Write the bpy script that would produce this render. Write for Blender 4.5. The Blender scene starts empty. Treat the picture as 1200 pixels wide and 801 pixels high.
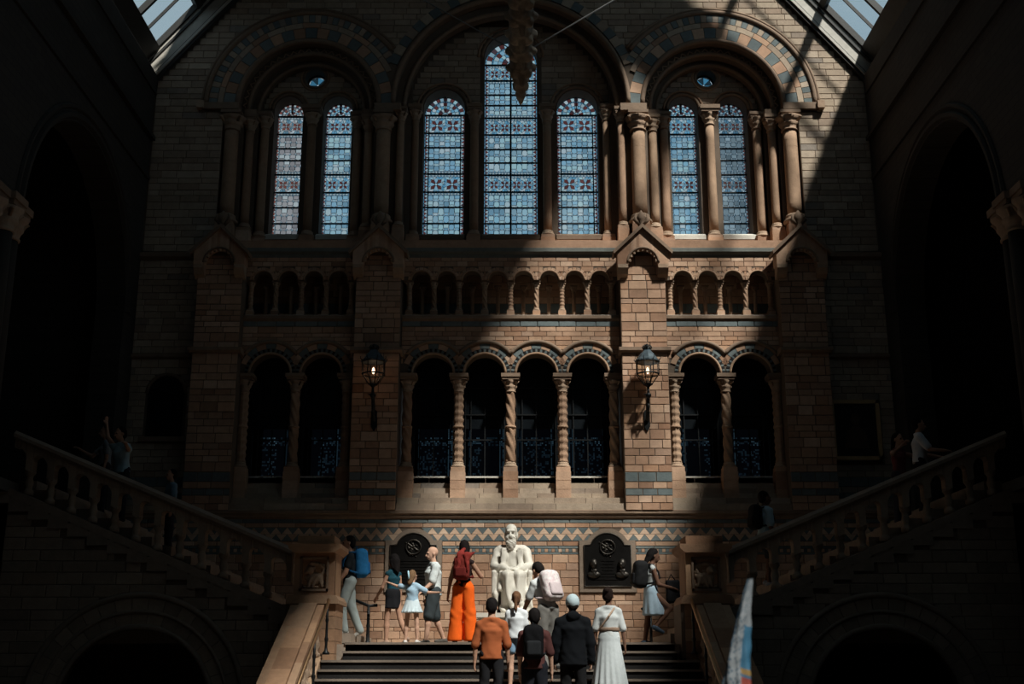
import bpy, math, random
import numpy as np
from mathutils import Vector, Matrix

random.seed(7)
np.random.seed(7)
SC = bpy.context.scene
COL = SC.collection
PI = math.pi

# ------------------------------------------------------------------ camera
PITCH = math.atan(384.5 / 1400.0)
CAMZ = 2.3
cam_d = bpy.data.cameras.new('camera')
cam_d.sensor_fit = 'HORIZONTAL'
cam_d.sensor_width = 36.0
cam_d.lens = 42.0
cam_d.clip_end = 300.0
cam_d.dof.use_dof = True
cam_d.dof.focus_distance = 23.0
cam_d.dof.aperture_fstop = 1.8
cam = bpy.data.objects.new('camera', cam_d)
COL.objects.link(cam)
cam.location = (0.03, 0.0, CAMZ)
cam.rotation_euler = (PI / 2 + PITCH, 0.0, 0.0)
SC.camera = cam

# ------------------------------------------------------------------ view
SC.view_settings.view_transform = 'Standard'
SC.view_settings.look = 'None'
SC.view_settings.gamma = 1.0
SC.view_settings.use_curve_mapping = False
SC.view_settings.exposure = 0.0
SC.cycles.max_bounces = 6
SC.cycles.diffuse_bounces = 4
SC.cycles.transparent_max_bounces = 12
SC.cycles.caustics_reflective = False
SC.cycles.caustics_refractive = False

# ------------------------------------------------------------------ sky
world = bpy.data.worlds.new('sky')
SC.world = world
world.use_nodes = True
wn = world.node_tree
wn.nodes.clear()
wo = wn.nodes.new('ShaderNodeOutputWorld')
wb = wn.nodes.new('ShaderNodeBackground')
wt = wn.nodes.new('ShaderNodeTexNoise')
wt.inputs['Scale'].default_value = 3.0
wt.inputs['Detail'].default_value = 4.0
wr = wn.nodes.new('ShaderNodeValToRGB')
wr.color_ramp.elements[0].position = 0.35
wr.color_ramp.elements[0].color = (0.38, 0.52, 0.62, 1)
wr.color_ramp.elements[1].position = 0.7
wr.color_ramp.elements[1].color = (0.52, 0.62, 0.68, 1)
wn.links.new(wt.outputs['Fac'], wr.inputs['Fac'])
wn.links.new(wr.outputs['Color'], wb.inputs['Color'])
wn.links.new(wb.outputs['Background'], wo.inputs['Surface'])
wb.inputs['Strength'].default_value = 0.76

# ------------------------------------------------------------------ sun through the right-hand skylights
SUN_DIR = Vector((-0.70, 1.0, -1.60))
sd = bpy.data.lights.new('sun', 'SUN')
sd.energy = 8.7
sd.angle = math.radians(3.8)
sd.color = (1.0, 0.92, 0.83)
sun = bpy.data.objects.new('sun', sd)
COL.objects.link(sun)
sun.location = (12, 8, 30)
sun.rotation_euler = SUN_DIR.to_track_quat('-Z', 'Y').to_euler()

# ------------------------------------------------------------------ helpers
OFF = {}


def tag(o, label=None, cat=None, group=None, kind=None):
    if label: o['label'] = label
    if cat: o['category'] = cat
    if group: o['group'] = group
    if kind: o['kind'] = kind
    return o


def link(o, parent=None):
    COL.objects.link(o)
    if parent is not None:
        o.parent = parent
    return o


def thing(name, label, cat, loc=(0, 0, 0), rotz=0.0, group=None, kind=None):
    o = bpy.data.objects.new(name, None)
    o.empty_display_size = 0.1
    link(o)
    o.location = loc
    o.rotation_euler = (0, 0, rotz)
    OFF[o.name] = Vector(loc)
    return tag(o, label, cat, group, kind)


class MB:
    """collects faces of one mesh"""

    def __init__(s):
        s.v = []
        s.f = []
        s.m = []
        s.c = []

    def add(s, vs, fs, mi=0, col=None):
        b = len(s.v)
        s.v += [tuple(q) for q in vs]
        for f in fs:
            s.f.append(tuple(b + i for i in f))
            s.m.append(mi)
            s.c.append(col)

    def box(s, x0, x1, y0, y1, z0, z1, mi=0):
        s.add([(x0, y0, z0), (x1, y0, z0), (x1, y1, z0), (x0, y1, z0),
               (x0, y0, z1), (x1, y0, z1), (x1, y1, z1), (x0, y1, z1)],
              [(0, 3, 2, 1), (4, 5, 6, 7), (0, 1, 5, 4), (1, 2, 6, 5), (2, 3, 7, 6), (3, 0, 4, 7)], mi)
        return s

    def prism(s, poly, y0, y1, mi=0):
        """poly: (x, z) points, extruded along Y"""
        n = len(poly)
        a = sum(poly[i][0] * poly[(i + 1) % n][1] - poly[(i + 1) % n][0] * poly[i][1] for i in range(n))
        if a < 0: poly = poly[::-1]
        vs = [(x, y0, z) for x, z in poly] + [(x, y1, z) for x, z in poly]
        fs = [tuple(range(n)), tuple(range(2 * n - 1, n - 1, -1))]
        fs += [(i, i + n, (i + 1) % n + n, (i + 1) % n) for i in range(n)]
        s.add(vs, fs, mi)
        return s

    def prism_x(s, poly, x0, x1, mi=0):
        """poly: (y, z) points, extruded along X"""
        n = len(poly)
        a = sum(poly[i][0] * poly[(i + 1) % n][1] - poly[(i + 1) % n][0] * poly[i][1] for i in range(n))
        if a < 0: poly = poly[::-1]
        vs = [(x0, y, z) for y, z in poly] + [(x1, y, z) for y, z in poly]
        fs = [tuple(range(n - 1, -1, -1)), tuple(range(n, 2 * n))]
        fs += [((i + 1) % n, (i + 1) % n + n, i + n, i) for i in range(n)]
        s.add(vs, fs, mi)
        return s

    def seg(s, cx, cz, r0, r1, a0, a1, y0, y1, n=2, mi=0):
        """a voussoir: ring segment in the XZ plane"""
        p = [(cx + r0 * math.cos(a0 + (a1 - a0) * i / n), cz + r0 * math.sin(a0 + (a1 - a0) * i / n)) for i in range(n + 1)]
        q = [(cx + r1 * math.cos(a0 + (a1 - a0) * i / n), cz + r1 * math.sin(a0 + (a1 - a0) * i / n)) for i in range(n + 1)]
        return s.prism(p + q[::-1], y0, y1, mi)

    def tube(s, pts, rad, k=8, mi=0, closed=False, caps=True):
        pts = [Vector(p) for p in pts]
        n = len(pts)
        rr = rad if isinstance(rad, (list, tuple)) else [rad] * n
        up = Vector((0, 0, 1))
        d0 = (pts[1] - pts[0]).normalized()
        if abs(d0.dot(up)) > 0.9: up = Vector((0, 1, 0))
        u = d0.cross(up).normalized()
        vs = []
        for i in range(n):
            if closed:
                d = (pts[(i + 1) % n] - pts[i - 1]).normalized()
            else:
                d = (pts[min(i + 1, n - 1)] - pts[max(i - 1, 0)]).normalized()
            u = (u - d * u.dot(d))
            u = u.normalized() if u.length > 1e-6 else d.orthogonal().normalized()
            w = d.cross(u)
            for j in range(k):
                a = 2 * PI * j / k
                vs.append(pts[i] + (u * math.cos(a) + w * math.sin(a)) * rr[i])
        fs = []
        for i in range(n if closed else n - 1):
            for j in range(k):
                a, b = i * k + j, i * k + (j + 1) % k
                c, d2 = ((i + 1) % n) * k + (j + 1) % k, ((i + 1) % n) * k + j
                fs.append((a, b, c, d2))
        if caps and not closed:
            fs.append(tuple(range(k - 1, -1, -1)))
            fs.append(tuple(range((n - 1) * k, n * k)))
        s.add(vs, fs, mi)
        return s

    def lathe(s, prof, cx=0.0, cy=0.0, n=14, mi=0, mod=None):
        """prof: (r, z) points; mod(theta, z, i) -> factor on r"""
        vs = []
        for i, (r, z) in enumerate(prof):
            for j in range(n):
                a = 2 * PI * j / n
                q = r * (mod(a, z, i) if mod else 1.0)
                vs.append((cx + q * math.cos(a), cy + q * math.sin(a), z))
        m = len(prof)
        fs = [(i * n + j, i * n + (j + 1) % n, (i + 1) * n + (j + 1) % n, (i + 1) * n + j) for i in range(m - 1) for j in range(n)]
        fs.append(tuple(range(n - 1, -1, -1)))
        fs.append(tuple(range((m - 1) * n, m * n)))
        s.add(vs, fs, mi)
        return s

    def shear(s, fn):
        s.v = [fn(*p) for p in s.v]
        return s

    def mesh(s, name, mats, smooth=False):
        me = bpy.data.meshes.new(name)
        me.from_pydata(s.v, [], s.f)
        for m in (mats if isinstance(mats, (list, tuple)) else [mats]):
            me.materials.append(m)
        if any(s.m): me.polygons.foreach_set('material_index', s.m)
        if smooth: me.polygons.foreach_set('use_smooth', [True] * len(s.f))
        if any(c is not None for c in s.c):
            at = me.color_attributes.new('Col', 'FLOAT_COLOR', 'CORNER')
            buf = []
            for f, c in zip(s.f, s.c):
                c = c or (0, 0, 0)
                buf += [c[0], c[1], c[2], 1.0] * len(f)
            at.data.foreach_set('color', buf)
        me.update()
        return me

    def build(s, name, mats, parent=None, smooth=False, kind=None):
        o = bpy.data.objects.new(name, s.mesh(name, mats, smooth))
        link(o, parent)
        if parent is not None:
            o.location = -OFF.get(parent.name, Vector((0, 0, 0)))
        if kind: o['kind'] = kind
        return o


def inst(name, me, parent=None, loc=(0, 0, 0), scale=None, rotz=0.0):
    o = bpy.data.objects.new(name, me)
    link(o, parent)
    o.location = Vector(loc) - (OFF.get(parent.name, Vector((0, 0, 0))) if parent is not None else Vector((0, 0, 0)))
    if scale is not None: o.scale = scale
    if rotz: o.rotation_euler = (0, 0, rotz)
    if parent is not None or True:
        OFF[o.name] = Vector(loc)
    return o


def struct(name, mb, mats, label=None, smooth=False):
    return tag(mb.build(name, mats, None, smooth), label, None, None, 'structure')


def slices(mb, x0, x1, z0, z1, y0, y1, holes, n=20, mi=0):
    """a wall from x0..x1, z0..z1 (numbers or functions of x) with holes:
    ('arch', cx, r, spring, bottom) / ('circ', cx, cz, r) / ('box', xa, xb, za, zb)"""
    zf0 = z0 if callable(z0) else (lambda x: z0)
    zf1 = z1 if callable(z1) else (lambda x: z1)

    def rng(h):
        if h[0] == 'box': return h[1], h[2]
        if h[0] == 'arch': return h[1] - h[2], h[1] + h[2]
        return h[1] - h[3], h[1] + h[3]

    def zz(h, x):
        if h[0] == 'box': return h[3], h[4]
        if h[0] == 'arch':
            return h[4], h[3] + math.sqrt(max(0.0, h[2] ** 2 - (x - h[1]) ** 2))
        q = math.sqrt(max(0.0, h[3] ** 2 - (x - h[1]) ** 2))
        return h[2] - q, h[2] + q

    br = {x0, x1}
    if x0 < 0 < x1: br.add(0.0)
    for h in holes:
        a, b = rng(h)
        if h[0] == 'box':
            br |= {a, b}
        else:
            c, r = (a + b) / 2, (b - a) / 2
            for i in range(n + 1): br.add(round(c - r * math.cos(PI * i / n), 6))
    br = sorted(b for b in br if x0 - 1e-6 <= b <= x1 + 1e-6)
    for a, b in zip(br, br[1:]):
        if b - a < 1e-5: continue
        m = (a + b) / 2
        act = [h for h in holes if rng(h)[0] < m < rng(h)[1]]
        act.sort(key=lambda h: zz(h, m)[0])
        la, lb = zf0(a), zf0(b)
        for h in act:
            (ha, hb), (ga, gb) = zz(h, a), zz(h, b)
            if ha > la + 1e-5 or ga > lb + 1e-5:
                mb.prism([(a, la), (b, lb), (b, max(ga, lb)), (a, max(ha, la))], y0, y1, mi)
            la, lb = hb, gb
        if zf1(a) > la + 1e-5 or zf1(b) > lb + 1e-5:
            mb.prism([(a, la), (b, lb), (b, zf1(b)), (a, zf1(a))], y0, y1, mi)
    return mb


# ------------------------------------------------------------------ materials
def _new(name):
    m = bpy.data.materials.new(name)
    m.use_nodes = True
    nt = m.node_tree
    nt.nodes.clear()
    out = nt.nodes.new('ShaderNodeOutputMaterial')
    return m, nt, out


def matte(name, cols, rough=0.85, var=0.25, bump=0.25, scale=6.0, metallic=0.0, spec=0.3, pieces=True):
    """procedural stone / cloth / metal: a colour per piece, stains and grain"""
    m, nt, out = _new(name)
    L, N = nt.links, nt.nodes
    b = N.new('ShaderNodeBsdfPrincipled')
    b.inputs['Roughness'].default_value = rough
    b.inputs['Metallic'].default_value = metallic
    b.inputs['Specular IOR Level'].default_value = spec
    L.new(b.outputs['BSDF'], out.inputs['Surface'])
    cols = cols if isinstance(cols[0], (tuple, list)) else [cols]
    geo = N.new('ShaderNodeNewGeometry')
    tc = N.new('ShaderNodeTexCoord')
    if len(cols) > 1:
        fac = None
        if pieces:
            oi = N.new('ShaderNodeObjectInfo')
            ad = N.new('ShaderNodeMath'); ad.operation = 'ADD'
            fr = N.new('ShaderNodeMath'); fr.operation = 'FRACT'
            L.new(oi.outputs['Random'], ad.inputs[0])
            L.new(geo.outputs['Random Per Island'], ad.inputs[1])
            L.new(ad.outputs[0], fr.inputs[0])
            fac = fr.outputs[0]
        else:
            nz = N.new('ShaderNodeTexNoise'); nz.inputs['Scale'].default_value = scale * 0.7
            L.new(geo.outputs['Position'], nz.inputs['Vector'])
            fac = nz.outputs['Fac']
        rp = N.new('ShaderNodeValToRGB')
        rp.color_ramp.interpolation = 'LINEAR'
        el = rp.color_ramp.elements
        el[0].position, el[0].color = 0.0, (*cols[0], 1)
        el[1].position, el[1].color = 1.0, (*cols[-1], 1)
        for i, c in enumerate(cols[1:-1]):
            e = el.new((i + 1) / (len(cols) - 1))
            e.color = (*c, 1)
        L.new(fac, rp.inputs['Fac'])
        col = rp.outputs['Color']
    else:
        rgb = N.new('ShaderNodeRGB'); rgb.outputs[0].default_value = (*cols[0], 1)
        col = rgb.outputs[0]
    n1 = N.new('ShaderNodeTexNoise')
    n1.inputs['Scale'].default_value = scale
    n1.inputs['Detail'].default_value = 6
    n1.inputs['Roughness'].default_value = 0.7
    L.new(geo.outputs['Position'], n1.inputs['Vector'])
    mr = N.new('ShaderNodeMapRange')
    mr.inputs['From Min'].default_value = 0.25
    mr.inputs['From Max'].default_value = 0.75
    mr.inputs['To Min'].default_value = 1.0 - var
    mr.inputs['To Max'].default_value = 1.0 + var * 0.5
    L.new(n1.outputs['Fac'], mr.inputs['Value'])
    mx = N.new('ShaderNodeMix'); mx.data_type = 'RGBA'; mx.blend_type = 'MULTIPLY'
    mx.inputs['Factor'].default_value = 1.0
    L.new(col, mx.inputs['A'])
    L.new(mr.outputs['Result'], mx.inputs['B'])
    L.new(mx.outputs['Result'], b.inputs['Base Color'])
    if bump:
        n2 = N.new('ShaderNodeTexNoise')
        n2.inputs['Scale'].default_value = scale * 5
        n2.inputs['Detail'].default_value = 4
        L.new(geo.outputs['Position'], n2.inputs['Vector'])
        bp = N.new('ShaderNodeBump')
        bp.inputs['Strength'].default_value = bump
        bp.inputs['Distance'].default_value = 0.02
        L.new(n2.outputs['Fac'], bp.inputs['Height'])
        L.new(bp.outputs['Normal'], b.inputs['Normal'])
    return m


def brick_tex(name, c1, c2, mortar, bw=0.42, bh=0.15, axis='XZ'):
    """masonry too dark or far to pick apart"""
    m, nt, out = _new(name)
    L, N = nt.links, nt.nodes
    b = N.new('ShaderNodeBsdfPrincipled'); b.inputs['Roughness'].default_value = 0.9
    L.new(b.outputs['BSDF'], out.inputs['Surface'])
    geo = N.new('ShaderNodeNewGeometry')
    sp = N.new('ShaderNodeSeparateXYZ'); L.new(geo.outputs['Position'], sp.inputs[0])
    cb = N.new('ShaderNodeCombineXYZ')
    L.new(sp.outputs['X' if axis[0] == 'X' else 'Y'], cb.inputs[0])
    L.new(sp.outputs['Z'], cb.inputs[1])
    br = N.new('ShaderNodeTexBrick')
    br.inputs['Color1'].default_value = (*c1, 1)
    br.inputs['Color2'].default_value = (*c2, 1)
    br.inputs['Mortar'].default_value = (*mortar, 1)
    br.inputs['Scale'].default_value = 1.0
    br.inputs['Brick Width'].default_value = bw
    br.inputs['Row Height'].default_value = bh
    br.inputs['Mortar Size'].default_value = 0.008
    L.new(cb.outputs[0], br.inputs['Vector'])
    L.new(br.outputs['Color'], b.inputs['Base Color'])
    return m


def glassmat(name, tint=None, through=0.85, dust=0.05, dustcol=(0.5, 0.5, 0.5), rough=0.15):
    """a pane: light passes tinted by the glass colour (attribute Col, or one tint)"""
    m, nt, out = _new(name)
    L, N = nt.links, nt.nodes
    tr = N.new('ShaderNodeBsdfTransparent')
    if tint is None:
        at = N.new('ShaderNodeAttribute'); at.attribute_name = 'Col'
        L.new(at.outputs['Color'], tr.inputs['Color'])
    else:
        tr.inputs['Color'].default_value = (*[t * through for t in tint], 1)
    gl = N.new('ShaderNodeBsdfPrincipled')
    gl.inputs['Roughness'].default_value = rough
    if tint is None:
        mc = N.new('ShaderNodeMix'); mc.data_type = 'RGBA'
        mc.inputs['Factor'].default_value = 0.35
        L.new(at.outputs['Color'], mc.inputs['A'])
        mc.inputs['B'].default_value = (*dustcol, 1)
        L.new(mc.outputs['Result'], gl.inputs['Base Color'])
    else:
        gl.inputs['Base Color'].default_value = (*dustcol, 1)
    mx = N.new('ShaderNodeMixShader')
    mx.inputs['Fac'].default_value = dust
    L.new(tr.outputs[0], mx.inputs[1])
    L.new(gl.outputs[0], mx.inputs[2])
    L.new(mx.outputs[0], out.inputs['Surface'])
    return m


def emit(name, col, strength):
    m, nt, out = _new(name)
    e = nt.nodes.new('ShaderNodeEmission')
    e.inputs['Color'].default_value = (*col, 1)
    e.inputs['Strength'].default_value = strength
    nt.links.new(e.outputs[0], out.inputs['Surface'])
    return m


def attrmat(name, rough=0.8):
    m, nt, out = _new(name)
    b = nt.nodes.new('ShaderNodeBsdfPrincipled')
    b.inputs['Roughness'].default_value = rough
    at = nt.nodes.new('ShaderNodeAttribute'); at.attribute_name = 'Col'
    nt.links.new(at.outputs['Color'], b.inputs['Base Color'])
    nt.links.new(b.outputs[0], out.inputs['Surface'])
    return m


TAN = [(0.38, 0.22, 0.14), (0.50, 0.325, 0.22), (0.31, 0.165, 0.10), (0.54, 0.37, 0.265), (0.43, 0.245, 0.15), (0.27, 0.155, 0.10), (0.46, 0.29, 0.19), (0.36, 0.23, 0.16), (0.50, 0.30, 0.19)]
BUFF = [(0.33, 0.25, 0.185), (0.40, 0.31, 0.23), (0.27, 0.20, 0.15), (0.36, 0.28, 0.205), (0.43, 0.34, 0.26), (0.30, 0.215, 0.155), (0.24, 0.205, 0.175)]
M = {
    'tan': matte('terracotta_block', TAN),
    'buff': matte('buff_block', BUFF),
    'core': matte('mortar_core', (0.13, 0.095, 0.07), var=0.2, pieces=False),
    'blue': matte('blue_grey_block', [(0.115, 0.14, 0.142), (0.15, 0.175, 0.175), (0.095, 0.115, 0.12), (0.165, 0.185, 0.178)]),
    'mould': matte('brown_moulding', [(0.20, 0.135, 0.095), (0.24, 0.165, 0.115), (0.17, 0.115, 0.08)]),
    'slate': matte('grey_green_moulding', [(0.12, 0.13, 0.12), (0.16, 0.165, 0.15)]),
    'sill': matte('pale_sill_stone', (0.55, 0.52, 0.46)),
    'col': matte('column_stone', [(0.33, 0.20, 0.13), (0.38, 0.25, 0.165), (0.29, 0.175, 0.11)], bump=0.35),
    'carve': matte('carved_stone', [(0.33, 0.22, 0.15), (0.38, 0.27, 0.19)], bump=0.5),
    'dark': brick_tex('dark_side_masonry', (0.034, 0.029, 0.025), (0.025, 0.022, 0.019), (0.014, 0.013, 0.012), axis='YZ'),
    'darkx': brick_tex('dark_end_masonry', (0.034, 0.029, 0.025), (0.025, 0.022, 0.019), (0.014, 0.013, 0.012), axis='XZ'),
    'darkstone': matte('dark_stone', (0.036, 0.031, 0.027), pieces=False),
    'flightblk': matte('flight_block', [(0.30, 0.23, 0.175), (0.36, 0.275, 0.205), (0.24, 0.185, 0.14), (0.32, 0.235, 0.17)]),
    'flightdark': matte('flight_moulding', [(0.24, 0.185, 0.14), (0.28, 0.215, 0.165)]),
    'parapet': matte('parapet_block', [(0.34, 0.19, 0.11), (0.46, 0.28, 0.165), (0.24, 0.13, 0.075), (0.42, 0.28, 0.18), (0.28, 0.16, 0.095), (0.38, 0.22, 0.13)]),
    'marble': matte('white_marble', [(0.56, 0.52, 0.455), (0.64, 0.60, 0.53)], var=0.12, bump=0.08, rough=0.55, pieces=False),
    'iron': matte('black_iron', (0.018, 0.019, 0.02), rough=0.45, var=0.2, bump=0.1, metallic=0.6),
    'leadbar': matte('window_iron', (0.010, 0.012, 0.014), rough=0.7, bump=0),
    'copper': matte('blue_verdigris_roof', [(0.05, 0.07, 0.085), (0.075, 0.10, 0.115)], rough=0.5, pieces=False, metallic=0.3),
    'brass': matte('brass_rail', (0.50, 0.30, 0.16), rough=0.35, metallic=0.9, bump=0),
    'bronze': matte('dark_bronze', (0.022, 0.020, 0.019), rough=0.38, metallic=0.75, bump=0.15, var=0.3),
    'bronze2': matte('rubbed_bronze', (0.055, 0.048, 0.042), rough=0.45, metallic=0.85, bump=0.15, var=0.3),
    'frame': matte('plaque_frame_stone', (0.22, 0.165, 0.125), var=0.2),
    'gilt': matte('dull_gilt', (0.50, 0.33, 0.16), rough=0.55, metallic=0.1),
    'canvas': matte('dark_canvas', (0.02, 0.017, 0.014), rough=0.6),
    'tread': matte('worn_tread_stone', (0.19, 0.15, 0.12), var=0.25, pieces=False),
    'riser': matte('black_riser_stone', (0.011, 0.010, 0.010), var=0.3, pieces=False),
    'landing': matte('landing_stone', (0.30, 0.24, 0.19), var=0.25, pieces=False),
    'floor': matte('hall_floor_stone', (0.12, 0.10, 0.085), pieces=False),
    'roofpaint': matte('painted_ceiling_panel', (0.16, 0.13, 0.10), pieces=False),
    'rib': matte('pale_roof_timber', [(0.40, 0.37, 0.32), (0.46, 0.43, 0.38)], rough=0.6, var=0.2, bump=0.1, pieces=False),
    'ribdark': matte('dark_roof_iron', (0.035, 0.033, 0.031), rough=0.6, bump=0.1),
    'bone': matte('old_bone', [(0.30, 0.24, 0.185), (0.40, 0.34, 0.27), (0.22, 0.17, 0.13)], var=0.45, scale=9, bump=0.4),
    'cable': matte('steel_cable', (0.30, 0.30, 0.30), rough=0.4, metallic=0.7, bump=0),
    'stain': glassmat('stained_glass', dust=0.10),
    'screen': glassmat('screen_glass', dust=0.015, dustcol=(.1, .1, .1)),
    'pane': glassmat('skylight_glass', tint=(0.95, 0.99, 1.0), through=1.0, dust=0.06, dustcol=(0.6, 0.62, 0.62)),
    'lampglass': glassmat('lantern_glass', tint=(1.0, 0.95, 0.88), through=0.92, dust=0.08, rough=0.08),
    'bulb': emit('lamp_bulb', (1.0, 0.66, 0.42), 4.0),
    'darkglass': matte('dark_screen_glass', (0.006, 0.008, 0.010), rough=0.3, bump=0, spec=0.2),
}

# ------------------------------------------------------------------ blocks
def _unit_brick(mat):
    """chamfered block, front face towards -Y: x -.5...5, y 0..1, z -.5...5"""
    mb = MB()
    c = 0.03
    f = [(-.5 + c, 0, -.5 + c * 1.6), (.5 - c, 0, -.5 + c * 1.6), (.5 - c, 0, .5 - c * 1.6), (-.5 + c, 0, .5 - c * 1.6)]
    g = [(-.5, .18, -.5), (.5, .18, -.5), (.5, .18, .5), (-.5, .18, .5)]
    h = [(x, 1, z) for x, _, z in g]
    mb.add(f + g + h, [(0, 1, 2, 3)] + [(i + 4, (i + 1) % 4 + 4, (i + 1) % 4, i) for i in range(4)] +
           [(i + 8, (i + 1) % 4 + 8, (i + 1) % 4 + 4, i + 4) for i in range(4)])
    return mb.mesh('brick', mat)


UB = {k: _unit_brick(M[k]) for k in ('tan', 'buff', 'blue', 'flightblk', 'parapet')}


class Masonry:
    def __init__(s, parent):
        s.p = parent
        s.l = []

    def course(s, x0, x1, z0, z1, y, mat='tan', lens=(0.26, 0.42), excl=(), proud=0.012, gap=0.008):
        """one course of blocks, interrupted by excl intervals"""
        spans = [(x0, x1)]
        for a, b in excl:
            ns = []
            for p, q in spans:
                if b <= p or a >= q:
                    ns.append((p, q)); continue
                if a > p: ns.append((p, a))
                if b < q: ns.append((b, q))
            spans = ns
        for p, q in spans:
            x = p - random.uniform(0, lens[0]) * 0.6
            while x < q - 1e-4:
                w = random.uniform(*lens)
                a, b = max(x, p), min(x + w, q)
                if q - b < 0.07: b = q; w = b - x
                if b - a > 0.035:
                    s.l.append((a + gap / 2, b - gap / 2, z0 + gap / 2, z1 - gap / 2, y - proud + random.uniform(-.003, .003), mat))
                x = max(x + w, b)

    def field(s, x0, x1, z0, z1, y, mats='tan', heights=(0.13, 0.15, 0.17), lens=(0.28, 0.44), excl=None, bands=()):
        z = z0
        while z < z1 - 0.03:
            h = random.choice(heights)
            bm = None
            for (b0, b1, m) in bands:
                if z < b0 < z + h: h = max(b0 - z, 0.04)
                if b0 - 1e-4 <= z < b1 - 1e-4: bm = m; h = b1 - z
            if z + h > z1 - 0.05: h = z1 - z
            zm = z + h / 2
            s.course(x0, x1, z, z + h, y, bm or mats, lens, excl(zm) if excl else ())
            z += h

    def flush(s, limit=300, depth=0.06):
        s.l.sort(key=lambda b: -(b[1] - b[0]) * (b[3] - b[2]))
        for b in s.l[:limit]:
            o = inst('brick', UB[b[5]], s.p, ((b[0] + b[1]) / 2, b[4], (b[2] + b[3]) / 2), (b[1] - b[0], depth, b[3] - b[2]))
        rest = {}
        for b in s.l[limit:]: rest.setdefault(b[5], []).append(b)
        for k, bl in rest.items():
            mb = MB()
            um = UB[k]
            uv = [tuple(v.co) for v in um.vertices]
            uf = [tuple(p.vertices) for p in um.polygons]
            for b in bl:
                cx, cz, w, h = (b[0] + b[1]) / 2, (b[2] + b[3]) / 2, b[1] - b[0], b[3] - b[2]
                mb.add([(cx + x * w, b[4] + y * depth, cz + z * h) for x, y, z in uv], uf)
            mb.build('brick_field', M[k], s.p, kind='stuff')


def circ_excl(z, arcs):
    """x intervals covered by arches (cx, spring, R) at height z; below the spring the jamb width"""
    r = []
    for cx, zs, R, zb in arcs:
        if z < zb: continue
        if z <= zs: r.append((cx - R, cx + R))
        elif z < zs + R:
            q = math.sqrt(R * R - (z - zs) ** 2)
            r.append((cx - q, cx + q))
    return r


LW = 0.0065


def piece(mb, poly, col):
    """one glass piece with its lead came"""
    n = len(poly)
    cx = sum(p[0] for p in poly) / n; cz = sum(p[1] for p in poly) / n
    size = max(max(abs(p[0] - cx), abs(p[1] - cz)) for p in poly)
    k = max(0.25, 1 - LW / max(size, 1e-4) * 1.2)
    inn = [(cx + (x - cx) * k, cz + (z - cz) * k) for x, z in poly]
    vs = [(x, 0, z) for x, z in poly] + [(x, 0, z) for x, z in inn]
    mb.add(vs, [tuple(range(n, 2 * n))], 0, col)
    b = len(mb.v) - 2 * n
    for i in range(n):
        mb.f.append((b + i, b + (i + 1) % n, b + n + (i + 1) % n, b + n + i)); mb.m.append(0); mb.c.append((.010, .016, .022))


# ================================================================== THE SETTING
RIDGE, RS, WRIDGE = 26.1, 1.21, 25.2
roof_z = lambda x: RIDGE - RS * abs(x)

floor = struct('floor', MB().box(-13, 13, -6.5, 27, -0.3, 0.0), M['floor'])

# ---- upper back wall: three stepped orders and the window wall
LAN = [(-5.2, .335, 14.985), (-4.05, .335, 14.985), (-1.56, .48, 15.02), (0.0, .62, 16.34), (1.56, .48, 15.02), (4.05, .335, 14.985), (5.2, .335, 14.985)]
mb = MB()
slices(mb, -8.4, 8.4, 11.2, roof_z, 24.9, 25.15,
       [('box', -6.55, 6.55, 11.2, 14.55), ('arch', 0, 2.66, 14.8, 14.55), ('arch', 4.63, 1.58, 14.77, 14.55), ('arch', -4.63, 1.58, 14.77, 14.55)], n=40)
for sx in (-1, 1):
    slices(mb, min(sx * 2.44, sx * 6.7), max(sx * 2.44, sx * 6.7), 11.2, 17.2, 25.15, 25.4,
           [('box', sx * 4.63 - 1.5, sx * 4.63 + 1.5, 11.2, 14.55), ('arch', sx * 4.63, 1.38, 14.77, 14.55)], n=32)
    slices(mb, min(sx * 2.3, sx * 6.7), max(sx * 2.3, sx * 6.7), 11.2, 17.0, 25.4, 25.6,
           [('box', sx * 4.63 - 1.22, sx * 4.63 + 1.22, 11.2, 14.6), ('arch', sx * 4.63, 1.2, 14.8, 14.6)], n=32)
slices(mb, -2.44, 2.44, 14.8, 17.9, 25.15, 25.4, [('arch', 0, 2.42, 14.8, 14.8)], n=40)
holes = [('arch', c, r, zs, 11.88) for c, r, zs in LAN] + [('circ', s * 4.62, 15.8, .235) for s in (-1, 1)]
slices(mb, -8.4, 8.4, 11.2, lambda x: min(roof_z(x), 20), 25.6, 26.05, holes, n=24)
slices(mb, -8.4, 8.4, lambda x: min(roof_z(x), 19.9), lambda x: roof_z(x) + .01, 25.1, 26.05, [], n=4)
wall_back = struct('wall_back', mb, M['core'], 'tall terracotta end wall with round arched stained glass windows')

ARCS_UP = [(4.63, 14.6, 2.34, 11.2), (-4.63, 14.6, 2.34, 11.2), (0, 14.7, 2.74, 11.2)]


def up_excl(z):
    r = []
    for cx in (4.63, -4.63):
        if z < 14.55: r.append((cx - 1.92, cx + 1.92))
        elif z < 14.77 + 2.36:
            q = math.sqrt(max(0, 2.36 ** 2 - (z - 14.77) ** 2)); r.append((cx - q, cx + q))
    if z < 14.8: r.append((-2.8, 2.8))
    elif z < 14.8 + 2.85:
        q = math.sqrt(max(0, 2.85 ** 2 - (z - 14.8) ** 2)); r.append((-q, q))
    return r


ms = Masonry(wall_back)
z = 11.2
while z < 18.6:
    h = random.choice((0.13, 0.15, 0.16, 0.18))
    xe = min((WRIDGE - (z + h)) / RS - 0.02, 8.12)
    ms.course(-xe, xe, z, z + h, 24.9, 'buff', (0.3, 0.55), up_excl(z + h / 2))
    z += h
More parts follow.
